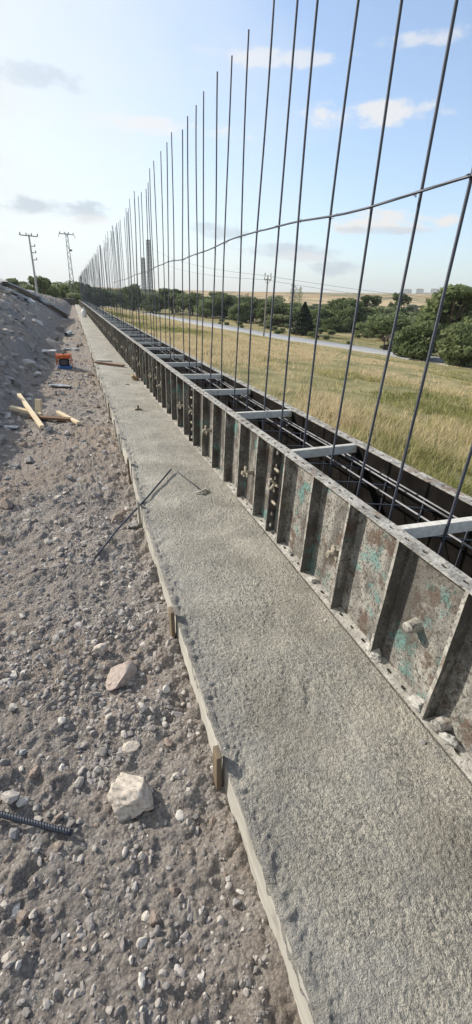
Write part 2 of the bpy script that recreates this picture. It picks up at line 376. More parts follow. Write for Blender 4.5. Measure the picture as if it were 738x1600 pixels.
# ------------------------------------------------------------------ footing
ys = [.05]
while ys[-1] < 77: ys.append(ys[-1]+max(.0042, .0040*ys[-1]))
ys = np.array([-3, -1.5, -.5, -.2, -.05]+ys)
u = np.concatenate([[0, 0], np.linspace(.006, .93, 215), [.95, 1.0, 1.1, 1.3, 1.6, 1.95, 1.95]])
UU, YY = np.meshgrid(u, ys); XX = xl(YY)+UU
XX = np.where(UU > .9, np.minimum(XX, 2.0+(UU-.9)*.2), XX)
dmp = 1-sstep(.86, .92, XX-.33)
rough = .0028*fbm(XX*85, YY*85, 5, 2, .5)+.0020*fbm(XX*38, YY*38, 7, 2, .6)+.005*fbm(XX*3, YY*2, 8, 3)
edge = np.exp(-(UU/.07)**2)
zz = .2+rough*(.4+.6*dmp)+edge*(.020*fbm(XX*22, YY*22, 14, 3, .7)-.010)
ripple = np.exp(-(((XX-.80)/.10)**2+((YY-1.17)/.13)**2)*1.0)
zz = zz-.011*sstep(1.235, 1.25, XX)
zz = zz+ripple*(.006*np.sin(70*(XX*.8-YY*.45)+2*fbm(XX*9, YY*9, 3))-.006)
zz = zz+.0035*fbm(XX*7, YY*1.5, 46, 3)*(XX < 1.2)
for (cx_, cy_, rx_, ry_) in [(.95, 1.9, .07, .16), (.75, 3.1, .06, .15), (.62, .75, .08, .10), (1.02, 2.9, .05, .13), (.70, 5.4, .10, .25)]:
    q_ = ((XX-cx_)/rx_)**2+((YY-cy_)/ry_)**2; zz = zz-.004*np.exp(-q_)+.0012*np.exp(-((np.sqrt(q_)-1.25)/.3)**2)*(1+fbm(XX*30, YY*30, 48, 2))
rid = np.abs(XX-(.92+.02*YY)); zz = zz+.003*np.exp(-(rid/.008)**2)*(YY > .8)*(YY < 2.2)
gwx, gwy = XX+.006*fbm(XX*60, YY*60, 31, 2), YY+.006*fbm(XX*60, YY*60, 35, 2)
gr = clods(gwx/.0115, gwy/.0115, 7, .2, .8, .6)*.0105*.55
mod = .25+.95*sstep(-.3, .35, fbm(XX*2.3, YY*1.6, 44, 3))
zz = zz+gr*mod*(YY < 7)*dmp*(XX < 1.24)
lipn = np.abs(fbm(ys*7, ys*0+3, 88, 4, .65)); jag = .004+.050*sstep(.05, .6, lipn)*(1+.5*fbm(ys*60, ys*0, 89, 2))
LIP = .0245+.003*fbm(ys*30, ys*0, 90, 3)
XX[:, 0] = XX[:, 0]-LIP; zz[:, 0] = .196-jag
XX[:, 1] = XX[:, 1]-LIP+.004; zz[:, 1] = .200+.006*fbm(ys*40, ys*0, 92, 2)
zz[:, -1] = -.3
V = np.stack([XX, YY, zz], -1).reshape(-1, 3)
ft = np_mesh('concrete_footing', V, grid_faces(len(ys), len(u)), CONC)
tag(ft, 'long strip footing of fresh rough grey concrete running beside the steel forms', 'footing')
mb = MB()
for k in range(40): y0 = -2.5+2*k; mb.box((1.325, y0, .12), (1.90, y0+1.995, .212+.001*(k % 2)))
tag(mb.build('trench_shade', SHADE), kind='structure')  # near-black sheet over the footing, painted as deep shade between the forms
# ------------------------------------------------------------------ form boards and stakes
for i in range(1, len(BY)-1):
    y0, y1, x0, x1 = BY[i]-.0, BY[i+1]-.015, BX[i], BX[i+1]
    if i == 0: continue
    n = max(8, min(110, int((y1-y0)/.016))); t_ = .02; mb = MB(); vs = []
    x1b = float(xl(y1))
    tops = []
    base = .188+random.uniform(-.004, .004); tilt = random.uniform(-.012, .012)
    for k in range(n+1):
        s_ = k/n; y = y0+(y1-y0)*s_; x = x0+(x1b-x0)*s_
        j = .004*float(fbm(y*11, i*3.1, 5, 3))
        z = base+tilt*(s_-.5)+j
        th_ = t_+.0015*float(fbm(y*14, i*2., 29, 2))
        vs += [(x-th_-.002, y, -.12), (x-th_-.002, y, z), (x-.002, y, z-.003), (x-.002, y, -.12)]
    fs = []
    for k in range(n):
        for q in range(4): a = k*4+q; b = k*4+(q+1) % 4; fs.append((a, b, b+4, a+4))
    fs += [(3, 2, 1, 0), (n*4, n*4+1, n*4+2, n*4+3)]
    mb.add(vs, fs); o = mb.build('form_board', BOARD)
    lab = {1: 'splintered pale form board nearest the camera at the footing edge, dirt against it',
           2: 'jagged form board along the footing edge between the two nearest dark stakes',
           3: 'form board along the footing edge just beyond the second stake, leaning rod above it',
           4: 'form board on the footing edge where the thin leaning rod crosses onto the slab'}.get(i, 'pale wooden form board in the row edging the footing, farther off')
    tag(o, lab, 'form board', 'form boards edging the footing')
si = 0
for y in [.97, 1.85, 3.3, 4.35, 5.3, 6.1, 7.0, 7.9, 8.8, 9.8, 11.2, 12.6, 14, 16, 18, 20.5, 23.5, 27, 31, 36, 42, 50]:
    x = float(xl(y)); mb = MB(); w = .028
    mb.box((-.021, -w, 0), (.0, w, .375+random.uniform(-.02, .02)))
    o = mb.build('wooden_stake', STAKE if si in (0, 1) or random.random() < .4 else BOARD, bevel=.002)
    o.location = (x-.0285, y, -.12); o.rotation_euler = (random.uniform(-.07, .07), -.03, random.uniform(-.12, .12))
    lab = {0: 'dark brown wooden stake nearest the camera beside the big white rock', 1: 'dark stake second nearest, standing against the footing board'}.get(si, 'short wooden stake in the row holding the footing boards')
    tag(o, lab, 'stake', 'stakes along the footing boards'); si += 1
# ------------------------------------------------------------------ steel formwork panels
def perf(mb, L, W, t, n, ru, rv_, mat, mi=0, skip=()):
    """plate in local (u along L, v along W, thickness t) with n elliptical holes; mat maps (u,v,w) to space"""
    c = L/n; NP = 12
    for k in range(n):
        cu, cv = c*(k+.5), W/2; hu, hv = c/2, W/2
        rect = []
        for (a, b) in (((1,-1),(1,1)), ((1,1),(-1,1)), ((-1,1),(-1,-1)), ((-1,-1),(1,-1))):
            for q in range(3): s_ = q/3; rect.append(((a[0]+(b[0]-a[0])*s_)*hu, (a[1]+(b[1]-a[1])*s_)*hv))
        jr = 1+random.uniform(-.15, .15)
        hol = []
        for (a, b) in rect:
            an = math.atan2(b/hv, a/hu); hol.append((math.cos(an)*ru*jr, math.sin(an)*rv_*jr))
        if k in skip: hol = [(0, 0)]*12
        vs = []
        for w in (0, t):
            vs += [(cu+p[0], cv+p[1], w) for p in rect]; vs += [(cu+p[0], cv+p[1], w) for p in hol]
        fs = []
        for q in range(NP):
            r = (q+1) % NP
            fs += [(NP+q, NP+r, r, q), (2*NP+q, 2*NP+r, 3*NP+r, 3*NP+q), (NP+r, NP+q, 3*NP+q, 3*NP+r)]
        mb.add([mat(*p) for p in vs], fs, mi)
    for (a, b) in (((0,0),(L,0)), ((L,0),(L,W)), ((L,W),(0,W)), ((0,W),(0,0))):
        mb.add([mat(*a, 0), mat(*b, 0), mat(*b, t), mat(*a, t)], [(0,1,2,3)], mi)
PL, PH, PD = 2.4, .70, .075
def wing_nut(parent, y, z, x, ang=0):
    mb = MB(); mb.tube([(x+.02, y, z), (x-.035, y, z)], [.022, .018], 10)
    for k in range(3):
        a = ang+k*2.094; d = Vector((0, math.cos(a), math.sin(a))); n = Vector((1,0,0)).cross(d)
        c = Vector((x, y, z)); vs = []
        for s_ in (-1, 1):
            for (u_, w_) in ((.008,.012), (.046,.019), (.058,.006), (.058,-.006), (.046,-.019), (.008,-.012)): vs.append(c+d*u_+n*w_+Vector((s_*.006, 0, 0)))
        fs = [(5,4,3,2,1,0), (6,7,8,9,10,11)]+[(q, (q+1) % 6, 6+(q+1) % 6, 6+q) for q in range(6)]
        mb.add(vs, fs)
    return mb.build('wing_nut', RUSTY, parent, bevel=.0015)
RUSTY = m_plain('rusty_dusty_iron', (.33,.295,.235), .85, 0, .45, 60)
CEMENTED = m_cemented(); RIBM = m_steel('shaded_rib_steel', .85, .06)  # rib webs painted darker as shade, against the pale sun-catching lips
def make_panel(ties, pins, STEEL=STEEL2):
    root = empty('formwork_panel')
    mb = MB(); mb.box((PD-.004, .003, .006), (PD, PL-.003, PH-.006)); 
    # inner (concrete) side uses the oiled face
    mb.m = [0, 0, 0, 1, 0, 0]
    mb.build('face_plate', [STEEL, OILED], root)
    for z0, nm in ((PH-.006, 'top_flange'), (0, 'bottom_flange')):
        mb = MB(); perf(mb, PL, PD+.004, .006, 22, .019, .0105, lambda u_, v_, w_, z0=z0: (v_, u_, z0+w_)); mb.build(nm, FLANGE if z0 else CEMENTED, root)
    for y0 in (0, PL-.006):
        mb = MB(); perf(mb, PH-.014, PD-.005, .006, 7, .019, .0095, lambda u_, v_, w_, y0=y0: (v_, y0+w_, .007+u_)); mb.build('end_flange', ENDP, root)
    for k in range(6):
        y = PL-.2-.385*k; mb = MB()
        n = 9
        vs = []; prof = [(.0, -.004), (.0, .014), (.0045, .014), (.0045, .0), (PD-.005, .0), (PD-.005, -.004)]
        for q in range(n+1):
            s_ = q/n; z = .0065+(PH-.013)*s_; wob = .0025*math.sin(s_*7+k*2)+.0015*math.sin(s_*17+k)
            for j, (px, py) in enumerate(prof): vs.append((px+(wob*.3 if px < .01 else 0)+.001, y+py+(wob if px < .01 else 0), z))
        fs = []
        for q in range(n):
            for j in range(6): a = q*6+j; b = q*6+(j+1) % 6; fs.append((a, a+6, b+6, b))
        fs += [tuple(range(6)), tuple(n*6+j for j in range(6))[::-1]]
        mb.add(vs, fs); mb.m = [1 if (q % 6) in (3, 4, 5) and q < n*6 else 0 for q in range(len(mb.f))]; mb.build('rib', [FLANGE, RIBM], root, bevel=.001)
    for (y, z, kind) in ties:
        mb = MB()
        if kind == 'nut':
            mb.tube([(PD-.005, y, z), (-.035, y, z)], .008, 8); mb.tube([(PD-.006, y, z), (.022, y, z)], [.021, .020], 12)
            o = mb.build('tie_rod', RUSTY, root); wing_nut(o, y, z, .0, .6+z*9)
        elif kind == 'stub':
            pts = [(PD-.005, y, z), (.045, y, z+.002), (.02, y-.002, z+.001), (.008, y-.004, z+.003), (.0, y-.005, z+.002)]
            mb.tube(pts, [.034, .029, .026, .027, .015], 12); mb.build('caked_tie_end', FLANGE, root)
        else:
            mb.tube([(PD-.008, y, z), (PD+.001-.008, y, z)], .014, 12); mb.build('tie_hole', ENDP, root)
    for q, (z, wing) in enumerate(pins):
        mb = MB(); x = .028
        mb.tube([(x-.006, -.085, z-.002), (x, .045, z+.002)], [.010, .012], 8); mb.tube([(x, .008, z), (x, .016, z)], .017, 8)
        o = mb.build('joint_pin', RUSTY, root)
        if wing:
            m2 = MB(); m2.tube([(x-.04, -.04, z-.042), (x-.006, -.042, z), (x-.042, -.04, z+.042)], [.009, .016, .009], 6); m2.build('wing', RUSTY, o)
    return root
# nearest three panels have their own fittings; one prototype serves the rest
pan_near = make_panel([(1.50, .345, 'nut'), (.88, .335, 'stub'), (2.27, .37, 'hole'), (.60, .035, 'stub')], [(.60, 0)], STEEL)
pan_two = make_panel([(.48, .31, 'nut'), (1.68, .34, 'nut'), (.98, .45, 'hole')], [(.53, 0), (.42, 1), (.27, 0)])
pan_rep = make_panel([(.50, .33, 'nut'), (1.85, .35, 'nut'), (1.2, .42, 'hole')], [(.55, 0), (.40, 1), (.25, 0)])
pan_three = copy_tree(pan_rep)
cen = lambda y: 1.25+np.interp(y, [-3, 3, 5.5, 9, 14, 25, 48, 76], [0, .0, -.03, -.02, -.02, .0, .06, .07])
def put_panel(o, y0, side, z=.197, lab='', grp=''):
    y1 = y0+PL; 
    if side < 0:
        xa, xb = float(cen(y0)), float(cen(y1)); a = math.atan2(-(xb-xa), PL)
        o.location = (xa, y0+.002, z); o.rotation_euler = (random.uniform(-.002, .002), random.uniform(-.004, .004), a)
    else:
        w = .725+.0*y0; xa, xb = float(cen(y0))+w, float(cen(y1))+w; a = math.atan2(-(xb-xa), PL)
        o.location = (xb, y1-.002, z); o.rotation_euler = (0, random.uniform(-.004, .004), math.pi+a)
    tag(o, lab, 'formwork panel', grp)
GL, GR = 'steel formwork panels on the footing side', 'steel formwork panels on the field side'
put_panel(pan_near, .2, -1, lab='nearest rusty steel formwork panel with teal paint patches and a wing nut', grp=GL)
put_panel(pan_two, 2.6, -1, lab='second steel formwork panel along the footing, bolted to the nearest with wing pins', grp=GL)
put_panel(pan_three, 5.0, -1, lab='third ribbed steel formwork panel along the footing, beyond the second bolted joint', grp=GL)
used = False
for k in range(-1, 31):
    y0 = .2+2.4*k
    if k not in (0, 1, 2):
        o = copy_tree(pan_rep) if used else pan_rep; used = True
        put_panel(o, y0, -1, z=.197+(random.uniform(-.006, .006) if k > 3 else 0), lab='dark ribbed steel formwork panel in the long run beside the footing' if k > 0 else 'steel formwork panel joined to the near end of the run, beside the photographer', grp=GL)
    o = copy_tree(pan_rep)
    put_panel(o, y0+.9, 1, lab={-1: 'field side steel form panel closest to the camera, dark oiled inner face', 0: 'field side steel form panel opposite the nearest rusty panel, lit holed top edge'}.get(k, 'steel form panel of the far row, its holed top edge against the grass'), grp=GR)
# timber spreaders
sp = [(1.34, .03), (2.48, -.08), (3.58, -.05), (4.65, -.04), (5.72, 0), (6.84, 0)]+[(6.84+1.12*k, random.uniform(-.06, .06)) for k in range(1, 50)]
for i, (y, dy) in enumerate(sp):
    if y > 62: break
    mb = MB(); hw = random.uniform(.019, .024) if i > 5 else .02
    L = .575; x0 = float(cen(y))+PD+.004
    h_ = .062 if i < 6 else random.uniform(.045, .06)
    n = 6; mb.box((0, -hw, -h_), (L, hw, 0))
    o = mb.build('timber_spreader', SPREAD, bevel=.002); o.location = (x0, y, .897+(0 if i < 6 else random.uniform(-.03, 0))); o.rotation_euler = (0, random.uniform(-.01, .01), math.atan2(-dy*.6, L))
    tag(o, {0: 'pale timber spreader nearest the camera, wedged across the steel forms', 1: 'second pale timber spreader from the camera between the forms', 2: 'third timber spreader from the camera, with a brown streaky side', 3: 'fourth timber spreader from the camera between the form rows', 4: 'fifth timber spreader from the camera between the form rows'}.get(i, 'weathered timber spreader farther along between the two form rows'), 'timber spreader', 'timber spreaders across the forms')
# ------------------------------------------------------------------ reinforcement
def bar_mesh(L, r, n=8):
    mb = MB(); mb.tube([(0,0,L*k/6) for k in range(7)], r, n)
    return mb
barY = [.40, .82, 1.31, 1.69, 2.04, 2.39, 2.81, 3.24, 3.6, 4.05, 4.47, 4.92, 5.28, 5.73, 6.11, 6.47]
while barY[-1] < 70: barY.append(barY[-1]+random.uniform(.37, .45)+(0.1 if random.random() < .08 else 0))
def bent(sd):
    q = random.Random(sd); a1, a2, p1, p2 = q.uniform(-.014, .014), q.uniform(-.012, .012), q.uniform(0, 6), q.uniform(0, 6); mb = MB()
    mb.tube([(a1*math.sin(p1+k*.30)-a1*math.sin(p1+k*0), a2*math.sin(p2+k*.42)-a2*math.sin(p2), 3.55*k/18) for k in range(19)], .0078, 8); return mb
protoS = [bent(k).build('vertical_rebar', REBAR, smooth=True) for k in range(5)]; proto = protoS[0]
barX = []
for i, y in enumerate(barY):
    o = protoS[i] if i < 5 else protoS[i % 5].copy()
    if i >= 5: COL.objects.link(o)
    x = 1.6+(random.uniform(-.02, .02) if i < 16 else random.uniform(-.05, .05)); barX.append(x)
    far = min(1, max(0, (y-6)/20))
    o.location = (x, y, .21); o.rotation_euler = (random.uniform(-.004, .004)*(1+3*far), random.uniform(-.004, .004)*(1+3*far), random.uniform(0, 6))
    if y > 7: o.scale = (1, 1, 1+random.uniform(-.045, .035)); 
    tag(o, {2: 'vertical rebar lowest at the right edge, just beyond the nearest timber spreader' if False else 'upright rebar rising nearest the camera at the right edge of the photo', 3: 'upright rebar leaning in view from the top right corner, second nearest', }.get(i, 'dark upright rebar standing in the long row between the forms'), 'rebar', 'upright rebars between the forms')
# second face of the cage: thinner bars hooked low, few show above the forms
for i, y in enumerate(barY):
    if i % 1 == 0 and .5 < y < 30:
        mb = None
        if i == 1: low = bar_mesh(.60, .006, 6).build('cage_rebar', REBAR, smooth=True); o = low
        elif 'low' in globals(): o = low.copy(); COL.objects.link(o)
        else: continue
        o.location = (1.84+random.uniform(-.01, .01), y+random.uniform(.02, .09), .21)
        tag(o, 'short thin upright rebar of the cage, deep inside the forms by the far row', 'rebar', 'short cage rebars inside the forms')
# wavy horizontal bar
hz = [(-.3,2.28),(.6,2.28),(1.3,2.29),(2.0,2.29),(2.4,2.30),(3.2,2.33),(4.06,2.35),(5.07,2.32),(6.7,2.32),(9.35,2.29),(14.35,2.22),(18,2.20)]
yy = np.linspace(-.3, 18, 90); pts = [(1.588+.012*math.sin(y*2.1), y, float(np.interp(y, [a for a, b in hz], [b for a, b in hz]))+.012*math.sin(y*1.7)+.006*math.sin(y*4.3)) for y in yy]
mb = MB(); mb.tube(pts, .0065, 8); tag(mb.build('horizontal_rebar', REBAR, smooth=True), 'thin wavy horizontal rebar tied high across the upright bars', 'rebar')
LBAR = m_plain('sunlit_bar_steel', (.17,.17,.18), .5, .3, .35, 8)  # sunlit look of the upper bars painted in as paler steel
mb = MB(); mb.tube([(.0+.015*math.cos(a), .013*math.sin(a), .004*math.sin(2*a)) for a in np.linspace(0, 6.0, 14)], .0016, 5); mb.tube([(.013, .004, 0), (.022, .012, .006), (.034, .008, .02)], .0018, 5)
tw = mb.build('tie_wire', REBAR, smooth=True)
for i, y in enumerate(barY[:26]):
    o = tw if i == 0 else tw.copy()
    if i: COL.objects.link(o)
    o.location = (barX[i]-.006, y, float(np.interp(y, [a for a, b in hz], [b for a, b in hz]))+.012*math.sin(y*1.7)+.006*math.sin(y*4.3)); o.rotation_euler = (.5, 0, random.uniform(-1, 1))
    tag(o, 'twist of thin tie wire where the wavy bar crosses an upright rebar', 'tie wire', 'tie wires on the wavy bar')
for (x, z, ya, yb, lab) in [(1.70, .79, -.5, 11.5, 'long horizontal rebar inside the forms, leftmost of the sunlit three'), (1.815, .805, 1.42, 9.0, 'middle horizontal rebar in the forms, its cut end visible near the nearest spreader'), (1.865, .80, -.5, 12.5, 'horizontal rebar inside the forms closest to the far row'), (1.69, .45, -.5, 14, 'dim horizontal rebar low inside the forms'), (1.86, .42, -.5, 14, 'lowest horizontal rebar by the far row, inside the forms')]:
    mb = MB(); mb.tube([(x+.008*math.sin(y*1.3+z*9), y, z+.006*math.sin(y*1.9+x*5)) for y in np.linspace(ya, yb, 40)], .0065, 8)
    tag(mb.build('longitudinal_rebar', LBAR if z > .6 else REBAR, smooth=True), lab, 'rebar', 'horizontal rebars inside the forms')
mb = MB()
pts = [(1.42, .10, 0), (1.39, .06, 0), (1.40, .02, 0), (1.5, .0, .004), (1.66, -.06, .006), (1.80, -.13, .0), (1.87, -.17, -.01), (1.885, -.13, -.03), (1.86, -.10, -.03)]
mb.tube([(a, b, c) for a, b, c in pts], .005, 6); st = mb.build('rebar_tie', REBAR, smooth=True)
for i, y in enumerate(barY[1:34]):
    o = st if i == 0 else st.copy()
    if i: COL.objects.link(o)
    o.location = (0, y+.12, .775); o.rotation_euler = (0, 0, 0)
    tag(o, 'thin hooked crosswise rebar tie lying on the horizontal bars inside the forms', 'rebar tie', 'crosswise rebar ties inside the forms')
# ------------------------------------------------------------------ loose rods
def rod(name, pts, r, lab, cat='rod', mat=None, n=8):
    mb = MB(); mb.tube(pts, r, n); return tag(mb.build(name, mat or REBAR, smooth=True), lab, cat)
rod('steel_rod', [(.79, 3.99, .235), (.45, 3.40, .215), (.15, 3.05, .12), (-.03, 2.80, .05)], .0085, 'thin dark rod leaning from the dirt up over the footing board')
rod('steel_rod', [(.85, 3.98, .212), (.91, 3.70, .214), (.965, 3.45, .214)], .005, 'short thin rod lying on the wet footing beside the leaning rod')
mb = MB()
mb.tube([(.90, 3.42, .212), (.95, 3.41, .222), (1.0, 3.44, .22), (1.02, 3.50, .215)], [.006, .014, .012, .005], 8); mb.tube([(.95, 3.38, .214), (.985, 3.44, .222), (1.03, 3.42, .214)], .007, 6)
tag(mb.build('wire_knot', RK[1], smooth=True), 'small twisted knot of wire at the end of the short rod on the footing', 'wire')
a = onz(-30, 1262, .06); b = onz(120, 1306, .045)
d_ = (b-a)
pts = [tuple(a+d_*s_) for s_ in np.linspace(-1.2, .95, 50)]
pts = [(p[0], p[1], .045+.01*s_+.0*p[2]) for p, s_ in zip(pts, np.linspace(0, 1, 50))]
T3 = NT('thick_rebar_steel'); w_ = T3.n.new('ShaderNodeTexWave'); w_.wave_type = 'BANDS'; w_.bands_direction = 'X'; w_.inputs['Scale'].default_value = 32; T3.L(T3.tc.outputs['Object'], w_.inputs['Vector']); T3.bump(w_.outputs['Fac'], 1, .004); T3.fin((.045,.055,.075), .45, .3, .5)
rod('thick_rebar', pts, .0105, 'thick ribbed dark rebar on the dirt in the lower left corner', 'rebar', T3.mat, 10)
# ------------------------------------------------------------------ rocks
def ico(sub):
    import bmesh
    bm = bmesh.new(); bmesh.ops.create_icosphere(bm, subdivisions=sub, radius=1)
    v = np.array([p.co[:] for p in bm.verts]); f = np.array([[q.index for q in fc.verts] for fc in bm.faces]); bm.free(); return v, f
def rock_v(sub, seed, cuts=9, rough=.06):
    r = np.random.default_rng(seed); v, f = ico(sub)
    for k in range(cuts):                       # planar fractures
        n = r.normal(size=3); n /= np.linalg.norm(n); d = r.uniform(.45, .8)
        s_ = v@n; v = v - np.outer(np.maximum(s_-d, 0), n)
    nn = v/np.linalg.norm(v, axis=1)[:, None]
    k = fbm(nn[:, 0]*3+seed, nn[:, 1]*3+nn[:, 2]*4, seed, 3, .6)
    return v*(1+rough*k[:, None]*2), f
ROCKM = []
def rock_mesh(name, sub, seed, mat, cuts=9, rough=.06):
    v, f = rock_v(sub, seed, cuts, rough); me = bpy.data.meshes.new(name)
    me.from_pydata(v.tolist(), [], f.tolist()); me.materials.append(mat)
    me.polygons.foreach_set('use_smooth', [sub > 3]*len(f)); me.update(); return me
def put_rock(me, x, y, s, rot, lab, grp=None, name='rock', sink=.35, z=None, cat='rock'):
    o = bpy.data.objects.new(name, me); COL.objects.link(o)
    zz = float(hd(x, y)) if z is None else z
    o.scale = s; o.rotation_euler = rot; o.location = (x, y, zz+s[2]*(1-sink*2)*.8)
    return tag(o, lab, cat, grp)
BIG = [rock_mesh('rock', 5, 100+k, RK[k % 3], 12, .05) for k in range(6)]
boulder = rock_mesh('boulder', 5, 305, WHITE_RK, 14, .07)
P = lambda px, py: onz(px, py, .03)
p = P(205, 1250); put_rock(boulder, p.x, p.y+.03, (.118, .12, .085), (.1, .1, .5), 'large white angular rock, biggest on the dirt, beside the nearest stake', name='boulder', sink=.3)
p = P(190, 1058); put_rock(rock_mesh('rubble_block', 4, 321, RED_RK, 5, .04), p.x, p.y, (.075, .10, .055), (.1, .2, -.5), 'reddish broken block of rubble with a groove on its top', name='rubble_block')
p = P(160, 1022); put_rock(rock_mesh('rock', 4, 331, WHITE_RK, 7, .08), p.x, p.y, (.05, .045, .035), (0, 0, .8), 'white lumpy rock touching the reddish rubble block')
p = P(205, 1166); put_rock(rock_mesh('rock', 4, 341, WHITE_RK, 9, .05), p.x, p.y, (.045, .03, .022), (0, 0, .2), 'flat pale stone just above the large white rock')
for (px, py, s_, k, lab) in [(150,1083,.026,0,'small bluish grey stone below the reddish rubble block'), (175,1090,.018,1,'small pale stone right of the bluish grey one below the rubble'), (16,1248,.034,1,'pale grey stone near the thick rebar at the left edge'), (6,1058,.035,2,'yellowish stone cut by the left edge of the photo'), (5,857,.045,0,'grey angular stone at the left edge, level with the leaning rod'), (75,845,.035,1,'pale bluish stone standing alone left of the leaning rod'),
        (45,718,.11,0,'grey slab of rock on the dirt below the scrap lumber'), (108,745,.06,0,'grey rock midway between the scrap lumber and the leaning rod'), (150,775,.06,0,'grey rock right of the middle of the dirt, near the boards'), (182,808,.085,2,'long brownish rock against the footing board near the rod'), (127,782,.055,0,'grey boulder shaped lump beside the pale pebble pile'), (90,775,.05,1,'pale round rock topmost of the pebble pile'), (8,790,.09,2,'brown clod at the left edge above the pale strip of dirt'), (20,702,.05,1,'pale rock left of the grey slab'), (130,690,.05,0,'grey lump near the right end of the scrap lumber'), (200,790,.05,1,'small pale rock near the footing board, beyond the rod')]:
    p = P(px, py); r = random.uniform
    put_rock(BIG[k] if k < 3 else BIG[3], p.x, p.y, (s_*r(.8, 1.2), s_*r(.7, 1), s_*r(.5, .7)), (r(-.3, .3), r(-.3, .3), r(0, 6)), lab)
cnt = 0
while cnt < 240:
    py = random.uniform(500, 1500) if random.random() < .8 else random.uniform(480, 700); px = random.uniform(-60, 380)
    p = onz(px, py, .04)
    if p.y > 40 or p.x > float(xl(p.y))-.06 or p.x < float(toe(p.y))-1.2 or p.y < .25: continue
    if p.x < float(toe(p.y)): 
        if random.random() < .5: continue
    s_ = (.010+.007*p.y)*random.lognormvariate(-.25, .4)
    if p.y < 3: s_ = min(s_, .028)
    s_ = min(s_, .12)
    r = random.uniform
    put_rock(random.choice(BIG), p.x, p.y, (s_*r(.8, 1.3), s_*r(.7, 1.1), s_*r(.45, .8)), (r(-.4, .4), r(-.4, .4), r(0, 6)), 'loose stone among many like it scattered on the dirt', 'loose stones on the dirt'); cnt += 1
# gravel
def gravel(name, N, smin, smax, seed, mats, pyr=(470, 1640)):
    r = np.random.default_rng(seed); bases = [rock_v(2 if k < 5 else 1, 700+k, 7, .14) for k in range(12)]
    Vs, Fs, Cs = [], [], []; n0 = 0; px = r.uniform(-120, 420, N); py = r.uniform(*pyr, N)
    PT = []
    for a_, b_ in zip(px, py):
        q = onz(a_, b_, .03); PT.append((q.x, q.y))
    PT = np.array(PT); ok = (PT[:, 0] < xl(PT[:, 1])-.03) & (PT[:, 1] < 45) & (PT[:, 1] > .1) & (PT[:, 0] > -7)
    PT = PT[ok]; cl = fbm(PT[:, 0]*2.2, PT[:, 1]*2.2, 77, 3); PT = PT[(cl+.12*sstep(2.5, 6, PT[:, 1]) > .17+.32*(r.random(len(PT))-.5)) | (r.random(len(PT)) < .10)]
    Z = hd(PT[:, 0], PT[:, 1]); fs_ = 0
    for i, (x, y) in enumerate(PT):
        v, f = bases[r.integers(0, 12)]; s_ = (smin+(smax-smin)*r.random()**5)*(1+.34*y)*(r.uniform(1.2, 3.2) if x < float(toe(y)) else 1)
        a = r.uniform(0, 6.28); c, s = math.cos(a), math.sin(a); sc = s_*r.uniform(.6, 1.2, 3)*np.array([1, 1, .75])
        w = v*sc; w = np.stack([w[:, 0]*c-w[:, 1]*s, w[:, 0]*s+w[:, 1]*c, w[:, 2]], 1)+(x, y, Z[i]+sc[2]*r.uniform(-.45, .35))
        Vs.append(w); Fs.append(f+n0); n0 += len(v); Cs.append(np.full(len(v), r.random()))
    t = NT('gravel'); col = t.ramp(t.attr(), [(0., (.20,.185,.178)), (.5, (.30,.275,.258)), (.88, (.38,.35,.32)), (1., (.54,.51,.47))])
    t.bump(t.noise(160, 4), .4, .003); t.fin(col, .92, spec=.15)
    tag(np_mesh(name, np.concatenate(Vs), np.concatenate(Fs), t.mat, False, np.concatenate(Cs)), 'loose gravel and small clods spread over the dirt', 'gravel', kind='stuff')
gravel('gravel', 56000, .0025, .016, 5, None)
# crumbs on the footing near the forms
for (px, py, s_, lab) in [(508,970,.012,'tiny pale chip of concrete on the footing near the panel foot'), (660,1160,.02,'dark wet lump in the footing at the lower right'), (410,833,.018,'grey concrete crumb below the first bolted panel joint')]:
    q = onz(px, py, .2); put_rock(BIG[1 if s_ < .015 else 0], q.x, q.y, (s_, s_*.8, s_*.5), (0, 0, 1), lab, z=.2, name='concrete_crumb', cat='concrete lump')
CAKE = m_rock('caked_concrete', (.36,.35,.33), (.52,.51,.48), (.42,.41,.38))
cake = [rock_mesh('concrete_lump', 4, 900+k, CAKE, 5, .12) for k in range(3)]
for k, (y, x, s_, lab) in enumerate([(1.90, 1.285, .030, 'white grey concrete lump caked in the panel foot under the wing nut'), (1.26, 1.285, .045, 'largest concrete spill caked behind a rib at the nearest panel foot'), (1.22, 1.27, .03, 'lower concrete lump beside the largest spill on the panel foot'), (.92, 1.285, .04, 'concrete spill in the bay of the concrete caked tie end'), (.75, 1.285, .035, 'round concrete lump behind the rib at the right edge'), (2.25, 1.285, .025, 'small concrete crumb on the panel foot near the first bolted joint'), (2.47, 1.28, .02, 'smallest concrete crumb on the panel foot beside the dark joint')]):
    put_rock(cake[k % 3], x, y, (s_*.75, s_*1.3, s_*.8), (0, 0, random.uniform(-.2, .2)), lab, z=.206, name='concrete_lump', cat='concrete lump', sink=.3)
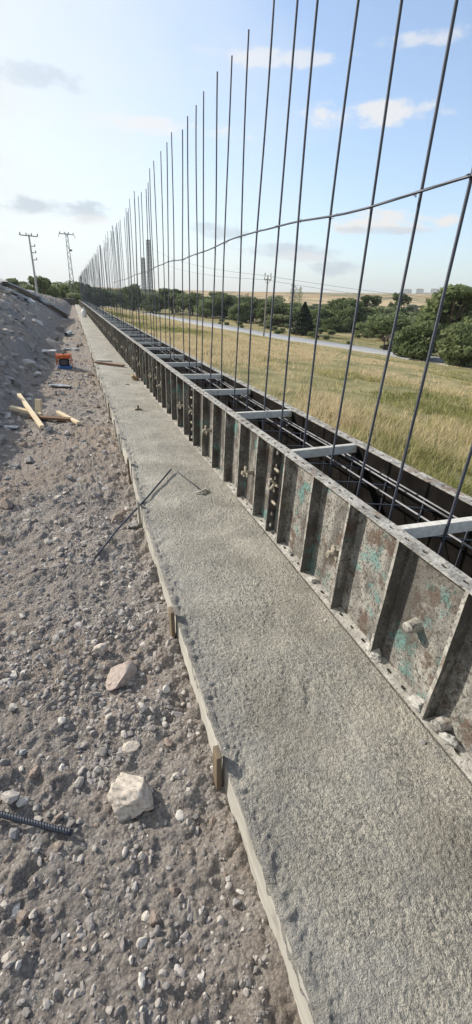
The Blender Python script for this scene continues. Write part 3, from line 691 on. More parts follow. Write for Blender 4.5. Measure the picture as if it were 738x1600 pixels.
# ------------------------------------------------------------------ scrap and litter
def plank(a, b, w, h, mat, lab, name='scrap_lumber', cat='lumber', lift=.0):
    a = Vector(a); b = Vector(b); d = b-a; L = d.length; mb = MB(); mb.box((0, -w/2, -h/2), (L, w/2, h/2))
    o = mb.build(name, mat, bevel=.003); o.location = a; o.rotation_mode = 'QUATERNION'; o.rotation_quaternion = d.to_track_quat('X', 'Z'); 
    return tag(o, lab, cat)
g = lambda x, y, dz=.04: (x, y, float(hd(x, y))+dz)
plank(g(-.97, 7.95, .16), g(-.56, 6.4, .05), .06, .05, YELLOW, 'pale board lying across the others, nearest of the scrap lumber')
plank(g(-1.05, 7.35, .06), g(-.62, 7.2, .06), .09, .05, YELLOW, 'short pale board under the crossing board, left of the pile')
plank(g(-.66, 7.3, .05), g(-.63, 7.34, .26), .10, .05, YELLOW, 'stubby pale block standing up in the scrap lumber')
plank(g(-.76, 7.05, .05), g(-.18, 6.85, .04), .10, .04, BROWN, 'dark brown board flat on the dirt below the standing block')
plank(g(-.38, 7.4, .06), g(-.07, 6.6, .05), .06, .04, YELLOW, 'thin pale board at the right end of the scrap lumber')
ORANGE = m_plain('orange_plastic', (.50,.12,.04), .7, 0, .4, 12); BLUE = m_plain('blue_plastic', (.04,.12,.30), .5, 0, .15, 8); BLACK = m_plain('black_plastic', (.02,.02,.025), .5)
# orange topped generator: housing, tank, frame and blue base
zg = float(hd(-.3, 12.4)); gen = empty('portable_generator', (-.30, 12.3, zg), .15); tag(gen, 'orange topped portable generator with black body on a blue base in the dirt', 'generator'); gen.scale = (.74, .74, .74)
mb = MB(); mb.box((-.24, -.17, 0), (.24, .17, .10)); mb.build('base', BLUE, gen, bevel=.015)
mb = MB(); mb.box((-.18, -.14, .10), (.16, .14, .34)); mb.build('engine_housing', BLACK, gen, bevel=.02)
mb = MB(); mb.box((-.22, -.16, .34), (.22, .16, .48)); mb.build('fuel_tank', ORANGE, gen, bevel=.04)
mb = MB(); mb.tube([(.0, 0, .48), (.0, 0, .51)], .035, 12); mb.build('tank_cap', BLACK, gen)
for s_ in (-1, 1):
    mb = MB(); mb.tube([(s_*.235, -.165, .05), (s_*.235, -.165, .44), (s_*.22, -.12, .50), (s_*.22, .12, .50), (s_*.235, .165, .44), (s_*.235, .165, .05)], .014, 8); mb.build('frame_tube', ORANGE, gen, smooth=True)
mb = MB(); mb.box((-.14, -.152, .15), (.06, -.139, .30)); mb.build('control_panel', m_plain('panel_grey', (.07,.07,.08), .5), gen)
# bottle, pipe, rags
def lathe(prof, n=16):
    mb = MB(); vs = []; fs = []
    for r, z in prof:
        for k in range(n): a = 2*math.pi*k/n; vs.append((r*math.cos(a), r*math.sin(a), z))
    for i in range(len(prof)-1):
        for k in range(n): fs.append((i*n+k, i*n+(k+1) % n, (i+1)*n+(k+1) % n, (i+1)*n+k))
    mb.add(vs, fs); return mb
WHITEP = m_plain('white_plastic', (.75,.76,.75), .4, 0, .1)
bt = empty('white_jug', (.93, 36.5, .2)); tag(bt, 'white plastic jug standing far along the footing by the forms', 'jug')
lathe([(0,0),(.16,0),(.18,.03),(.18,.36),(.15,.46),(.06,.54),(.05,.60),(0,.60)]).build('bottle_body', WHITEP, bt, smooth=True)
lathe([(0,.60),(.06,.60),(.06,.66),(0,.66)]).build('cap', WHITEP, bt)
mb = MB(); mb.tube([g(-.30, 21.6, .08), g(-.10, 23.2, .08)], .075, 12, cap=False); tag(mb.build('plastic_pipe', m_plain('pale_teal_plastic', (.38,.47,.46), .5), smooth=True), 'short pale teal pipe piece lying in the dirt far along the footing', 'pipe')
for k, (px, py, w, lab) in enumerate([(95,603,.45,'pale flat sheet scrap on the dirt left of the generator'), (110,545,.5,'white crumpled sheet beyond the generator'), (118,478,.9,'bundle of white sacks at the far end of the dirt'), (15,667,.22,'white scrap on the dirt left of the lumber'), (70,556,.7,'pale board scrap on the slope beyond the generator')]):
    q = onz(px, py, .05 if px > 60 or py > 640 else .2); mb = MB(); n = 7; vs = []
    for i in range(n):
        for j in range(n): vs.append(((i/(n-1)-.5)*w, (j/(n-1)-.5)*w*.45, .02*w+.12*w*float(vn(i*.9+k*9, j*.9, k))))
    top = [(i*n+j, (i+1)*n+j, (i+1)*n+j+1, i*n+j+1) for i in range(n-1) for j in range(n-1)]
    mb.add(vs, top); o = mb.build('sheet_scrap', m_plain('scrap_white', (.55,.54,.52), .8) if k else m_plain('scrap_grey', (.42,.43,.45), .8)); s2 = o.modifiers.new('s', 'SOLIDIFY'); s2.thickness = .015
    o.location = (q.x, q.y, float(hd(q.x, q.y))+.01); o.rotation_euler = (0, 0, random.uniform(-.6, .3)); tag(o, lab, 'scrap')
# debris on the footing
plank((.46, 11.9, .235), (1.10, 11.25, .235), .10, .035, BROWN, 'dark weathered board lying across the footing', lift=0)
plank((.50, 12.3, .225), (.90, 12.25, .225), .08, .03, SPREAD, 'pale grey board behind the dark one across the footing')
mb = MB(); mb.box((-.05, -.02, 0), (.05, .02, .02)); mb.box((-.012, -.015, .02), (.012, .015, .075)); o = mb.build('wood_offcut', STAKE, bevel=.002); o.location = (.83, 6.72, .203); o.rotation_euler = (0, 0, .25); tag(o, 'small dark wood offcut with an upright peg on the footing', 'offcut')
o = put_rock(BIG[0], .89, 8.9, (.05, .09, .03), (0, 0, .7), 'small dark lump on the middle of the footing beyond the offcut', z=.2, name='concrete_crumb', cat='concrete lump')
mb = MB(); mb.tube([(0, 0, .0), (0, 0, .10)], [.055, .06], 10, cap=False); mb.box((-.1, -.05, .0), (-.04, .03, .05)); o = mb.build('rusty_can', m_plain('rusty_can', (.30,.22,.13), .8)); o.location = (1.11, 9.45, .205); o.rotation_euler = (.5, .9, .4); tag(o, 'rusty tipped can lying on the footing against the forms', 'can')
# ------------------------------------------------------------------ timber rail up the spoil heap and end wall
GREYP = m_wood('weathered_plank', (.36,.36,.36), (.52,.52,.52), (3,3,20)); DARKP = m_plain('dark_form_side', (.10,.085,.07), .9, 0, .4, 6)
def hit(px, py, lo=3., hi=70.):
    d = ray(px, py); t0 = None
    for t in np.linspace(lo, hi, 1400):
        k = t/d[1]; x, y, z = d[0]*k, d[1]*k, CH+d[2]*k
        if z < float(hd(x, y)): return Vector((x, y, float(hd(x, y))))
    return None
path = []
for (px, py) in [(-14,438), (8,448), (30,457), (45,464), (60,470), (75,480), (92,490), (106,497)]:
    q = hit(px, py, 12, 60)
    if q: path.append(q)
path2 = [q for q in [hit(px, py, 12, 60) for (px, py) in [(-14,448), (8,457), (24,463), (40,470), (52,477)]] if q]
print('RAIL', [tuple(round(c, 2) for c in p) for p in path])
def rail(path, off, top, h, w, mat, name, lab, parent=None, cat=None):
    mb = MB(); vs = []
    for p in path: vs += [(p.x+off-w/2, p.y, p.z+top-h), (p.x+off+w/2, p.y, p.z+top-h), (p.x+off+w/2, p.y, p.z+top), (p.x+off-w/2, p.y, p.z+top)]
    n = len(path); fs = []
    for k in range(n-1):
        for q in range(4): a = k*4+q; b = k*4+(q+1) % 4; fs.append((a, b, b+4, a+4))
    fs += [(3,2,1,0), tuple((n-1)*4+q for q in range(4))]
    mb.add(vs, fs); o = mb.build(name, mat, parent)
    return o
if len(path) > 3:
    root = empty('slope_formwork', tuple(path[0])); tag(root, 'long low board form with pale edges running down the spoil heap', 'formwork')
    loc = [p-path[0] for p in path]
    rail(loc, 0, .10, .75, .05, DARKP, 'side_board', '', root); rail(loc, .05, .24, .08, .34, GREYP, 'edge_rail', '', root)
    if len(path2) > 2: rail([p-path[0] for p in path2], 0, .16, .10, .32, GREYP, 'edge_rail', '', root)
yE = 77.0
root = empty('end_formwork', (-8, yE, 0)); tag(root, 'dark formwork wall standing across the far end of the trench', 'formwork')
mb = MB(); mb.box((0, 0, -.2), (8.9, .1, .95)); mb.build('panel_face', DARKP, root)
mb = MB()
for k in range(23): mb.box((k*.4, -.05, -.2), (k*.4+.04, -.001, .93))
mb.build('stud', m_plain('dark_studs', (.2,.18,.16), .9), root)
mb = MB(); mb.box((0, -.06, .951), (8.9, .12, 1.0)); mb.build('top_rail', GREYP, root)
# ------------------------------------------------------------------ vegetation
def leaves(n, centers, radii, size, r, flat=.8, shell=.55):
    """leaf-sized triangles/quads scattered through several clump volumes"""
    ci = r.integers(0, len(centers), n); c = centers[ci]; R_ = radii[ci]
    d = r.normal(size=(n, 3)); d /= np.linalg.norm(d, axis=1)[:, None]
    rad_ = (shell+(1-shell)*r.random(n))**.8; p = c+d*R_*rad_[:, None]
    nn = d+r.normal(size=(n, 3))*.8; nn /= np.linalg.norm(nn, axis=1)[:, None]
    t1 = np.cross(nn, r.normal(size=(n, 3))); t1 /= np.linalg.norm(t1, axis=1)[:, None]; t2 = np.cross(nn, t1)
    s = size*r.uniform(.5, 1.3, n)[:, None]
    V = np.stack([p-t1*s, p-t2*s*.6, p+t1*s, p+t2*s*.6], 1).reshape(-1, 3)
    Fq = np.arange(4*n).reshape(n, 4); tint = np.repeat(np.clip(r.normal(.5, .22, n)+(ci % 5-2)*.09, 0, 1), 4)
    return V, Fq, tint
BARK = m_plain('bark', (.10,.075,.055), .95, 0, .3, 6)
def tree_parts(root, H, W, kind, seed, leafmat, nleaf=2200):
    r = np.random.default_rng(seed); rd = random.Random(seed); mb = MB()
    if kind == 'bush':
        nc = 26; z0 = .10
        a = r.uniform(0, 6.28, nc); q = r.random(nc)**.5; zc = r.uniform(.18, .80, nc)
        lim = np.sqrt(np.clip(1-((zc-.38)/.62)**2, .1, 1)); C = np.stack([np.cos(a)*q*lim*W*.36, np.sin(a)*q*lim*W*.36, zc*H], 1)
        Rr = np.stack([r.uniform(.14, .24, nc)*W]*2+[r.uniform(.12, .2, nc)*H], 1)
        for k in range(3): mb.tube([(0,0,-.3), (rd.uniform(-.1,.1)*W, rd.uniform(-.1,.1)*W, .3*H), (rd.uniform(-.25,.25)*W, rd.uniform(-.2,.2)*W, .7*H)], [.03*W, .018*W, .006*W], 6)
    elif kind == 'tree':
        nc = 32; a = r.uniform(0, 6.28, nc); q = r.random(nc)**.5; zc = r.uniform(.36, .93, nc)
        lim = np.sqrt(np.clip(1-((zc-.6)/.42)**2, .1, 1)); C = np.stack([np.cos(a)*q*lim*W*.40, np.sin(a)*q*lim*W*.40, zc*H], 1)
        Rr = np.stack([r.uniform(.09, .20, nc)*W]*2+[r.uniform(.05, .12, nc)*H], 1)
        mb.tube([(0,0,-.3), (.02*W,0,.25*H), (.03*W,.02*W,.5*H), (0,.03*W,.8*H)], [.035*W, .026*W, .018*W, .005*W], 7)
        for k in range(nc): mb.tube([(.02*W, 0, (.22+.2*rd.random())*H), tuple(C[k]*np.array([.55,.55,.8])), tuple(C[k])], [.014*W, .009*W, .003*W], 5)
    elif kind == 'poplar':
        nc = 12; zc = np.linspace(.15, .93, nc); lim = np.sin(np.clip((zc-.02)/.98, 0, 1)**.8*3.1)**.6
        C = np.stack([r.normal(0, .06, nc)*W, r.normal(0, .06, nc)*W, zc*H], 1); Rr = np.stack([lim*W*.42]*2+[np.full(nc, .09*H)], 1)
        mb.tube([(0,0,-.3), (0,0,.9*H)], [.05*W, .01*W], 6)
    else:                                        # fir
        nc = 16; zc = np.linspace(.08, .96, nc); C = np.stack([r.normal(0, .03, nc)*W, r.normal(0, .03, nc)*W, zc*H], 1)
        Rr = np.stack([(1.03-zc)*W*.52*r.uniform(.8, 1.1, nc)]*2+[np.full(nc, .05*H)], 1)
        mb.tube([(0,0,-.3), (0,0,.97*H)], [.04*W, .006*W], 6)
    mb.build('trunk', BARK, root)
    V, Fq, ti = leaves(nleaf, C, Rr, .040*(H*W)**.5 if kind != 'poplar' else .03*H*.5, r)
    V[:, 2] = np.maximum(V[:, 2], .02)
    np_mesh('crown', V, Fq, leafmat, False, ti, root)
LF = [m_leaf('leaf_dark', (.06,.09,.036), (.19,.225,.10)), m_leaf('leaf_green', (.10,.14,.06), (.26,.30,.14)), m_leaf('leaf_pale', (.13,.165,.08), (.31,.33,.18)), m_leaf('needle', (.010,.020,.012), (.030,.045,.022), .1)]
protos = {}
def place_tree(px, top, base, wpx, dist, kind, lf, lab, grp=None, seed=0, name=None, nleaf=2200):
    pt = atd(px, top, dist); x, y = pt.x, pt.y; gz = float(field_h(x, y)); H = max(pt.z-gz, 1.2)
    d = ray(px, top); depth = dist/math.hypot(d[0], d[1])*F/F
    W = wpx*(dist/math.hypot(d[0], d[1]))*1.4
    key = (kind, lf, seed)
    if key not in protos:
        o = empty(name or {'bush': 'bush', 'tree': 'deciduous_tree', 'poplar': 'poplar', 'fir': 'fir_tree'}[kind])
        tree_parts(o, 1., 1., kind, seed+50, LF[lf], nleaf); protos[key] = o
        for c in o.children: c.scale = (W, W, H)
    else:
        o = copy_tree(protos[key])
        for c in o.children: c.scale = (W, W, H)
    o.location = (x, y, gz-.05); o.rotation_euler = (0, 0, random.uniform(0, 6.28) if kind != 'tree' or seed != 9 else 0)
    tag(o, lab, {'bush': 'bush', 'tree': 'tree', 'poplar': 'tree', 'fir': 'tree'}[kind], grp); return o
# named trees of the right side
T = [(478,472,520,34,96,'fir',3,0,'dark cone shaped fir standing alone on the scrub beyond the road'),
 (546,462,512,66,125,'bush',0,1,'big dark rounded tree clump left of the hut, beyond the road'),
 (580,460,490,34,150,'tree',0,2,'dark tree with a spreading top behind the big rounded clump'),
 (632,456,486,30,160,'tree',0,3,'dark sparse tree in front of the buildings, sky showing through it'),
 (460,442,490,12,170,'poplar',0,4,'dark slim poplar standing above the middle tree row'),
 (470,448,490,12,175,'poplar',2,4,'pale thin poplar right beside the dark slim one'),
 (662,496,556,62,60,'bush',1,5,'large grey green bush at the roadside, right of the hut'),
 (612,487,520,58,95,'bush',1,6,'green rounded bush behind the hut roof'),
 (640,490,515,46,110,'bush',2,7,'pale olive bush between the hut and the big tree'),
 (604,474,500,44,140,'bush',2,8,'pale green bush row piece above the hut'),
 (716,446,540,105,66,'tree',1,9,'tall spreading tree with a dark trunk at the right edge'),
 (735,500,545,60,56,'bush',1,5,'low green bush under the tall tree at the right edge'),
 (430,468,505,44,130,'bush',0,1,'dark green bush just right of the near utility pole'),
 (455,470,505,36,135,'bush',1,6,'green bush between the utility pole and the fir'),
 (505,478,512,38,120,'bush',1,7,'green bush right of the fir, left of the big clump'),
 (395,462,500,50,150,'bush',0,8,'dark bush behind the near utility pole'),
 (350,458,492,44,165,'bush',0,1,'dark rounded bush in the middle distance, left of the utility pole'),
 (300,455,488,40,175,'bush',0,6,'dark tree clump in the middle, below the wavy bar'),
 (268,450,484,38,185,'tree',0,2,'dark tree just right of the lattice masts'),
 (204,440,480,34,190,'bush',0,5,'largest dark round tree left of the lattice masts'),
 (322,462,490,30,160,'bush',1,7,'lighter green bush between two dark clumps in the middle'),
 (378,470,498,30,140,'bush',1,5,'lighter green bush left of the near utility pole'),
 (62,430,470,36,105,'tree',0,3,'dark tree behind the left concrete pole'),
 (100,435,470,44,120,'bush',1,6,'olive tree clump behind the lattice pole'),
 (76,440,470,30,112,'bush',1,8,'green bush between the left pole and the lattice pole'),
 (114,452,475,24,86,'bush',2,7,'yellow green bush at the far end of the trench'),
 (20,434,470,34,150,'tree',2,2,'pale tree over the spoil heap at the left edge'),
 (42,442,470,24,140,'bush',2,5,'pale low bush over the spoil heap'),
 (128,440,475,26,130,'tree',0,3,'dark tree behind the start of the rebar row'),
 (150,446,478,40,170,'bush',0,1,'dark bush seen through the farthest rebars'),
 (178,452,478,34,180,'bush',1,6,'green bush seen through the dense rebars'),
 (240,458,482,34,180,'bush',0,8,'dark low bush at the foot of the lattice masts'),
 (575,500,520,30,105,'bush',1,7,'small green bush in front of the big rounded clump'),
 (520,492,515,30,112,'bush',0,5,'small dark bush at the left foot of the big clump'),
 (690,470,520,50,105,'bush',1,1,'green bush behind the trunk of the tall tree'),
 (565,474,500,44,150,'bush',2,6,'pale bush peeping over the big clump')]
for (px, top, base, w, dist, kind, lf, seed, lab) in T:
    place_tree(px, top, base, w, dist, kind, lf, lab, 'trees beyond the road', seed, nleaf=6500 if px in (662, 546) else 4200 if px == 716 else 3200)
for k in range(110):
    px = random.uniform(-40, 700); dist = random.uniform(200, 420); hy = 452+px*.052
    el = random.uniform(6, 15) if px < 440 else random.uniform(-2, 5)
    kind = random.choice(['bush', 'bush', 'tree', 'poplar']) if px < 440 else random.choice(['bush', 'bush', 'tree'])
    lf, seed = {'bush': (1, 6), 'tree': (0, 3), 'poplar': (0, 4)}[kind]
    if kind == 'bush' and k % 2: lf, seed = 2, 7
    place_tree(px, hy-el, 0, random.uniform(20, 34) if kind != 'poplar' else 8, dist, kind, lf, 'distant tree in the long wooded row across the valley', 'distant trees across the valley', seed)
for k in range(22):
    px = random.uniform(440, 760); d_ = random.uniform(500, 1000); q = atd(px, 470, d_); gz = float(field_h(q.x, q.y)); o = copy_tree(protos[('bush', 0, 1)])
    for c in o.children: c.scale = (random.uniform(14, 30), random.uniform(14, 30), random.uniform(5, 9))
    o.location = (q.x, q.y, gz-.5); tag(o, 'tiny dark tree clump dotted over the distant golden hill', 'tree', 'tree clumps on the distant hill')
# bushes in the scrub
for k in range(70):
    y = random.uniform(45, 130); x = float(road_x(y))+random.uniform(5, 34)
    dist = math.hypot(x, y); o = copy_tree(protos[('bush', 1, 6)]) if k % 2 else copy_tree(protos[('bush', 2, 7)])
    s_ = random.uniform(.7, 1.8)
    for c in o.children: c.scale = (s_*1.3, s_*1.3, s_*.8)
    o.location = (x, y, float(field_h(x, y))-.05); tag(o, 'low scrub bush on the rough ground beyond the road', 'bush', 'low scrub bushes beyond the road')
for k in range(40):
    px = random.uniform(425, 700); q = atd(px, 480, random.uniform(115, 175)); gz = float(field_h(q.x, q.y)); o = copy_tree(protos[random.choice([('bush', 1, 6), ('bush', 2, 7), ('bush', 1, 5)])]); w_ = random.uniform(5, 9)
    for c in o.children: c.scale = (w_, w_, random.uniform(3.5, 6.5))
    o.location = (q.x, q.y, gz-.1); tag(o, 'mid green bush in the continuous thicket behind the scrub field', 'bush', 'bushes of the thicket beyond the road')
# grass
def grass(name, N, xr, yr, size, seed, mat, lab):
    r = np.random.default_rng(seed)
    # sample so that density falls with distance
    x = xr[0]+(xr[1]-xr[0])*r.random(N)**1.5; y = yr[0]+(yr[1]-yr[0])*r.random(N)**1.6
    ok = (np.abs(x-road_x(y)) > 4.3) & (x < y*1.35+6); x, y = x[ok], y[ok]; N = len(x)
    d = np.hypot(x, y); patch = fbm(x*.35, y*.35, 3, 4); keep = r.random(N) < np.clip(.72+patch*2.4+.5*fbm(x*1.6, y*1.6, 8, 2), .04, 1); x, y, d, patch = x[keep], y[keep], d[keep], patch[keep]; N = len(x)
    z = field_h(x, y)-.03; z = np.where(x < 3.3, np.maximum(z, -.25), z)
    B_ = 7; X0 = np.repeat(x, B_)+r.normal(0, .05, N*B_)*(1+.04*np.repeat(d, B_)); Y0 = np.repeat(y, B_)+r.normal(0, .05, N*B_)*(1+.04*np.repeat(d, B_)); Z0 = np.repeat(z, B_)
    h = size*np.repeat(.35+.55*vn(x*.4, y*.4, 12)+.75*vn(x*1.3, y*1.3, 14)**2.5, B_)*r.uniform(.45, 1.1, N*B_)*np.repeat(1-.72*sstep(8, 26, x)*(name == 'grass'), B_); w = .0035*(1+.30*np.repeat(d, B_)**.9); a = r.uniform(0, 6.28, N*B_); lean = r.normal(0, .42, (N*B_, 2))+[.06, 0]
    cx, sx = np.cos(a)*w, np.sin(a)*w
    V = np.stack([np.stack([X0-cx, Y0-sx, Z0], 1), np.stack([X0+cx, Y0+sx, Z0], 1), np.stack([X0+lean[:, 0]*h, Y0+lean[:, 1]*h, Z0+h], 1)], 1).reshape(-1, 3)
    Fq = np.arange(3*N*B_).reshape(-1, 3)
    big = vn(x*.22+3, y*.12, 31)*.65+vn(x*.9, y*.9, 36)*.35
    tint = np.repeat(np.clip((big-.5)*2.1+.68+.18*sstep(4, 12, x)+r.normal(0, .16, N), 0, 1), B_*3); tint = np.clip(tint+np.repeat(r.normal(0, .12, N*B_), 3), 0, 1)
    tag(np_mesh(name, V, Fq, mat, False, tint), lab, 'grass', kind='stuff')
t = NT('grass_blades'); gcol = t.ramp(t.attr(), [(0., (.15,.17,.055)), (.3, (.26,.26,.09)), (.55, (.44,.385,.20)), (1., (.62,.51,.33))])
t.fin(gcol, .75, spec=.15); tr = t.n.new('ShaderNodeBsdfTranslucent'); t.L(gcol, tr.inputs[0]); mx = t.n.new('ShaderNodeMixShader'); mx.inputs[0].default_value = .4
t.L(t.bsdf.outputs[0], mx.inputs[1]); t.L(tr.outputs[0], mx.inputs[2]); t.L(mx.outputs[0], t.n['Material Output'].inputs['Surface']); GRASSM = t.mat
grass('grass', 75000, (2.35, 34), (.5, 75), .25, 3, GRASSM, 'dry golden green grass covering the field beside the forms')
grass('far_grass', 30000, (8, 90), (20, 170), .16, 4, GRASSM, 'rough grass on the far field on both sides of the road')
# ------------------------------------------------------------------ poles, masts, wires, hut, buildings
CONP = m_plain('pole_concrete', (.36,.35,.34), .9, 0, .15, 3); WOODP = m_plain('pole_wood', (.22,.20,.18), .9, 0, .2, 3); GALV = m_plain('galvanised', (.20,.205,.21), .6, .2, .15, 3); CER = m_plain('ceramic', (.28,.22,.2), .4)
def pole(px, top, dist, H, kind, lab, rz=0):
    pt = atd(px, top, dist); root = empty('utility_pole', (pt.x, pt.y, pt.z-H), rz)
    tag(root, lab, 'utility pole'); mb = MB()
    if kind == 'lattice':
        a0, a1 = .42, .16
        for sx in (-1, 1):
            for sy in (-1, 1): mb.tube([(sx*a0, sy*a0, 0), (sx*a1, sy*a1, H)], .045, 4)
        n = 15
        for k in range(n):
            z0, z1 = H*k/n, H*(k+1)/n; w0 = a0+(a1-a0)*k/n; w1 = a0+(a1-a0)*(k+1)/n; s_ = 1 if k % 2 else -1
            for q in (-1, 1): mb.tube([(-s_*w0, q*w0, z0), (s_*w1, q*w1, z1)], .03, 4); mb.tube([(q*w0, -s_*w0, z0), (q*w1, s_*w1, z1)], .03, 4)
    else: mb.tube([(0,0,0), (0,0,H)], [.19, .11] if kind == 'conc' else [.15, .10], 10)
    mb.build('shaft', {'lattice': GALV, 'conc': CONP}.get(kind, WOODP), root)
    if kind in ('conc', 'lattice'):
        w = 1.15; mb = MB(); mb.box((-w, -.05, H-.25), (w, .05, H-.13)); mb.tube([(-w, 0, H-.18), (-w*1.15, 0, H-.1)], .04, 4)
        mb.build('crossarm', GALV, root)
        for x in (-w, -.35, .35, w): 
            m2 = lathe([(0,0),(.06,0),(.10,.06),(.07,.12),(.10,.18),(.05,.30),(0,.32)], 8); o = m2.build('insulator', CER, root); o.location = (x, 0, H-.13)
        if kind == 'conc':
            for z in (H-1.5, H-2.3, H-3.2):
                mb = MB(); mb.box((.0, -.04, z), (.65, .04, z+.09)); mb.build('bracket', GALV, root); m2 = lathe([(0,0),(.06,0),(.09,.12),(.05,.26),(0,.28)], 8); o = m2.build('insulator', CER, root); o.location = (.6, 0, z+.09)
        else:
            mb = MB(); mb.box((.15, -.12, H-2.8), (.65, .12, H-2.5)); mb.build('lamp_arm', GALV, root)
            for s_ in (-1, 1):
                mb = MB(); mb.tube([(s_*w, 0, H-.2), (s_*(w+.25), 0, H-.45), (s_*(w+.3), 0, H-.7)], .05, 6); mb.build('floodlight', CER, root)
    else:
        mb = MB(); mb.tube([(-.55,0,H-.6), (-.45,0,H+.05)], .06, 6); mb.tube([(.55,0,H-.6), (.45,0,H+.05)], .06, 6); mb.box((-.6,-.05,H-.68), (.6,.05,H-.56)); mb.tube([(-.5,0,H-.6),(0,0,H-1.3),(.5,0,H-.6)], .035, 5); mb.build('crossarm', WOODP, root)
        for x in (-.47, .47): m2 = lathe([(0,0),(.07,0),(.10,.1),(.05,.28),(0,.3)], 8); o = m2.build('insulator', CER, root); o.location = (x, 0, H+.03)
    return root
pole(45, 366, 78, 11, 'conc', 'concrete utility pole with side brackets, leftmost, above the spoil heap', .1)
pole(104, 364, 96, 13, 'lattice', 'lattice steel pole with a crossarm and floodlights, left of the rebars', .05)
pole(419, 430, 78, 9.7, 'wood', 'slim utility pole with a forked top at the road edge', -.35)
def mast(px, top, dist, H, w, lab):
    pt = atd(px, top, dist); root = empty('lattice_mast', (pt.x, pt.y, pt.z-H), .2); tag(root, lab, 'lattice mast', 'pair of lattice masts')
    mb = MB(); a0, a1 = w*.62, w*.42
    for sx in (-1, 1):
        for sy in (-1, 1): mb.tube([(sx*a0, sy*a0, 0), (sx*a1, sy*a1, H)], .14, 4)
    n = 18
    for k in range(n):
        z0, z1 = H*k/n, H*(k+1)/n; w0 = a0+(a1-a0)*k/n; w1 = a0+(a1-a0)*(k+1)/n
        for q in (-1, 1):
            mb.tube([(-w0, q*w0, z0), (w1, q*w1, z1)], .09, 4); mb.tube([(w0, q*w0, z0), (-w1, q*w1, z1)], .09, 4); mb.tube([(-w1, q*w1, z1), (w1, q*w1, z1)], .09, 4); mb.tube([(q*w0, -w0, z0), (q*w1, w1, z1)], .09, 4)
    mb.build('lattice_frame', GALV, root)
mast(231.5, 375, 250, 28.5, 1.6, 'taller lattice mast of the pair, seen through the rebars'); mast(223.5, 403, 250, 21.5, 1.6, 'shorter lattice mast of the pair, left of the taller one')
WIRE = m_plain('wire', (.05,.05,.055), .6)
def wire(a, b, da, db, sag, r, lab):
    A_, B_ = atd(*a, da), atd(*b, db); pts = [A_.lerp(B_, s_)-Vector((0, 0, sag*4*s_*(1-s_))) for s_ in np.linspace(0, 1, 24)]
    mb = MB(); mb.tube(pts, r, 4); tag(mb.build('overhead_wire', WIRE), lab, 'overhead wire', 'overhead wires above the field')
wire((419,431), (790,474), 78, 95, .5, .018, 'upper overhead wire running right from the forked pole')
wire((414,437), (790,482), 78, 96, .5, .018, 'lower overhead wire running right from the forked pole')
wire((419,431), (232,384), 78, 250, 2, .022, 'upper overhead wire from the forked pole to the lattice masts')
wire((414,437), (232,400), 78, 250, 2, .022, 'lower overhead wire from the forked pole to the lattice masts')
# shelter hut
DK = m_plain('dark_stained_wood', (.045,.035,.03), .85, 0, .3, 5)
pt = onz(610, 550, FZ); gz = float(field_h(pt.x, pt.y)); hut = empty('roadside_shelter', (pt.x, pt.y, gz), .55); tag(hut, 'small dark open shelter with a pitched roof by the road', 'shelter')
for sx in (-1, 1):
    for sy in (-1, 1): mb = MB(); mb.box((sx*1.15-.07, sy*.7-.07, -.2), (sx*1.15+.07, sy*.7+.07, 1.9)); mb.build('post', DK, hut)
mb = MB(); vs = [(-1.5,-1,1.9),(1.5,-1,1.9),(1.5,1,1.9),(-1.5,1,1.9),(-1.15,0,2.6),(1.15,0,2.6)]; mb.add(vs, [(3,2,1,0),(0,1,5,4),(2,3,4,5),(1,2,5),(3,0,4)]); mb.build('roof', DK, hut)
mb = MB(); mb.box((-1.0, -.35, .68), (1.0, .35, .75)); mb.build('table_top', DK, hut)
mb = MB(); mb.box((-1.1, .45, .40), (1.1, .65, .46)); mb.box((-1.08, .63, .1), (1.08, .66, 1.0)); mb.build('bench', DK, hut)
mb = MB(); mb.box((-1.1, -.72, .4), (-1.04, .72, .85)); mb.build('side_rail', DK, hut)
# hillside blocks
WALLB = m_plain('pale_render', (.72,.72,.72), .9, 0, .08, .5); ROOFB = m_plain('roof_tone', (.34,.30,.28), .9); WIN = m_plain('window_dark', (.22,.25,.28), .3)
for (px, base, wpx, hpx, lab) in [(636,461,12,8,'pale apartment block on the hill, leftmost of the tall three'), (655,461,11,8.5,'pale apartment block on the hill, middle of the tall three'), (678,461,12,8.5,'pale apartment block on the hill, rightmost of the tall three'), (666,462,9,4,'low pale building between the two right apartment blocks'), (612,462,9,2.5,'low reddish roofed building left of the apartment blocks'), (588,463,10,2.2,'long low building far left of the apartment blocks')]:
    D_ = 1780; pt = atd(px, base, D_); k = D_/F*.80/.95; d = ray(px, base); dep = D_/math.hypot(d[0], d[1]); w, h = wpx*dep, hpx*dep*.95
    gz = float(field_h(pt.x, pt.y)); root = empty('apartment_block', (pt.x, pt.y, min(gz, pt.z)), -rad(40)); tag(root, lab, 'building', 'buildings on the distant hill')
    h2 = h+max(0, pt.z-gz); mb = MB(); mb.box((-w/2, -7, -3), (w/2, 7, h2)); mb.build('wall', WALLB, root)
    mb = MB(); mb.add([(-w/2-1,-8,h2),(w/2+1,-8,h2),(w/2+1,8,h2),(-w/2-1,8,h2),(-w/4,0,h2+h*.12),(w/4,0,h2+h*.12)], [(3,2,1,0),(0,1,5,4),(2,3,4,5),(1,2,5),(3,0,4)]); mb.build('roof', ROOFB, root)
    if hpx > 3:
        nf = 5
        for f in range(nf):
            for c in range(4): mb = MB(); z = h2-h+(f+.3)*h/nf; x = -w/2+(c+.25)*w/4; mb.box((x, -7.25, z), (x+w/8, -6.9, z+h/nf*.45)); mb.build('window', WIN, root)
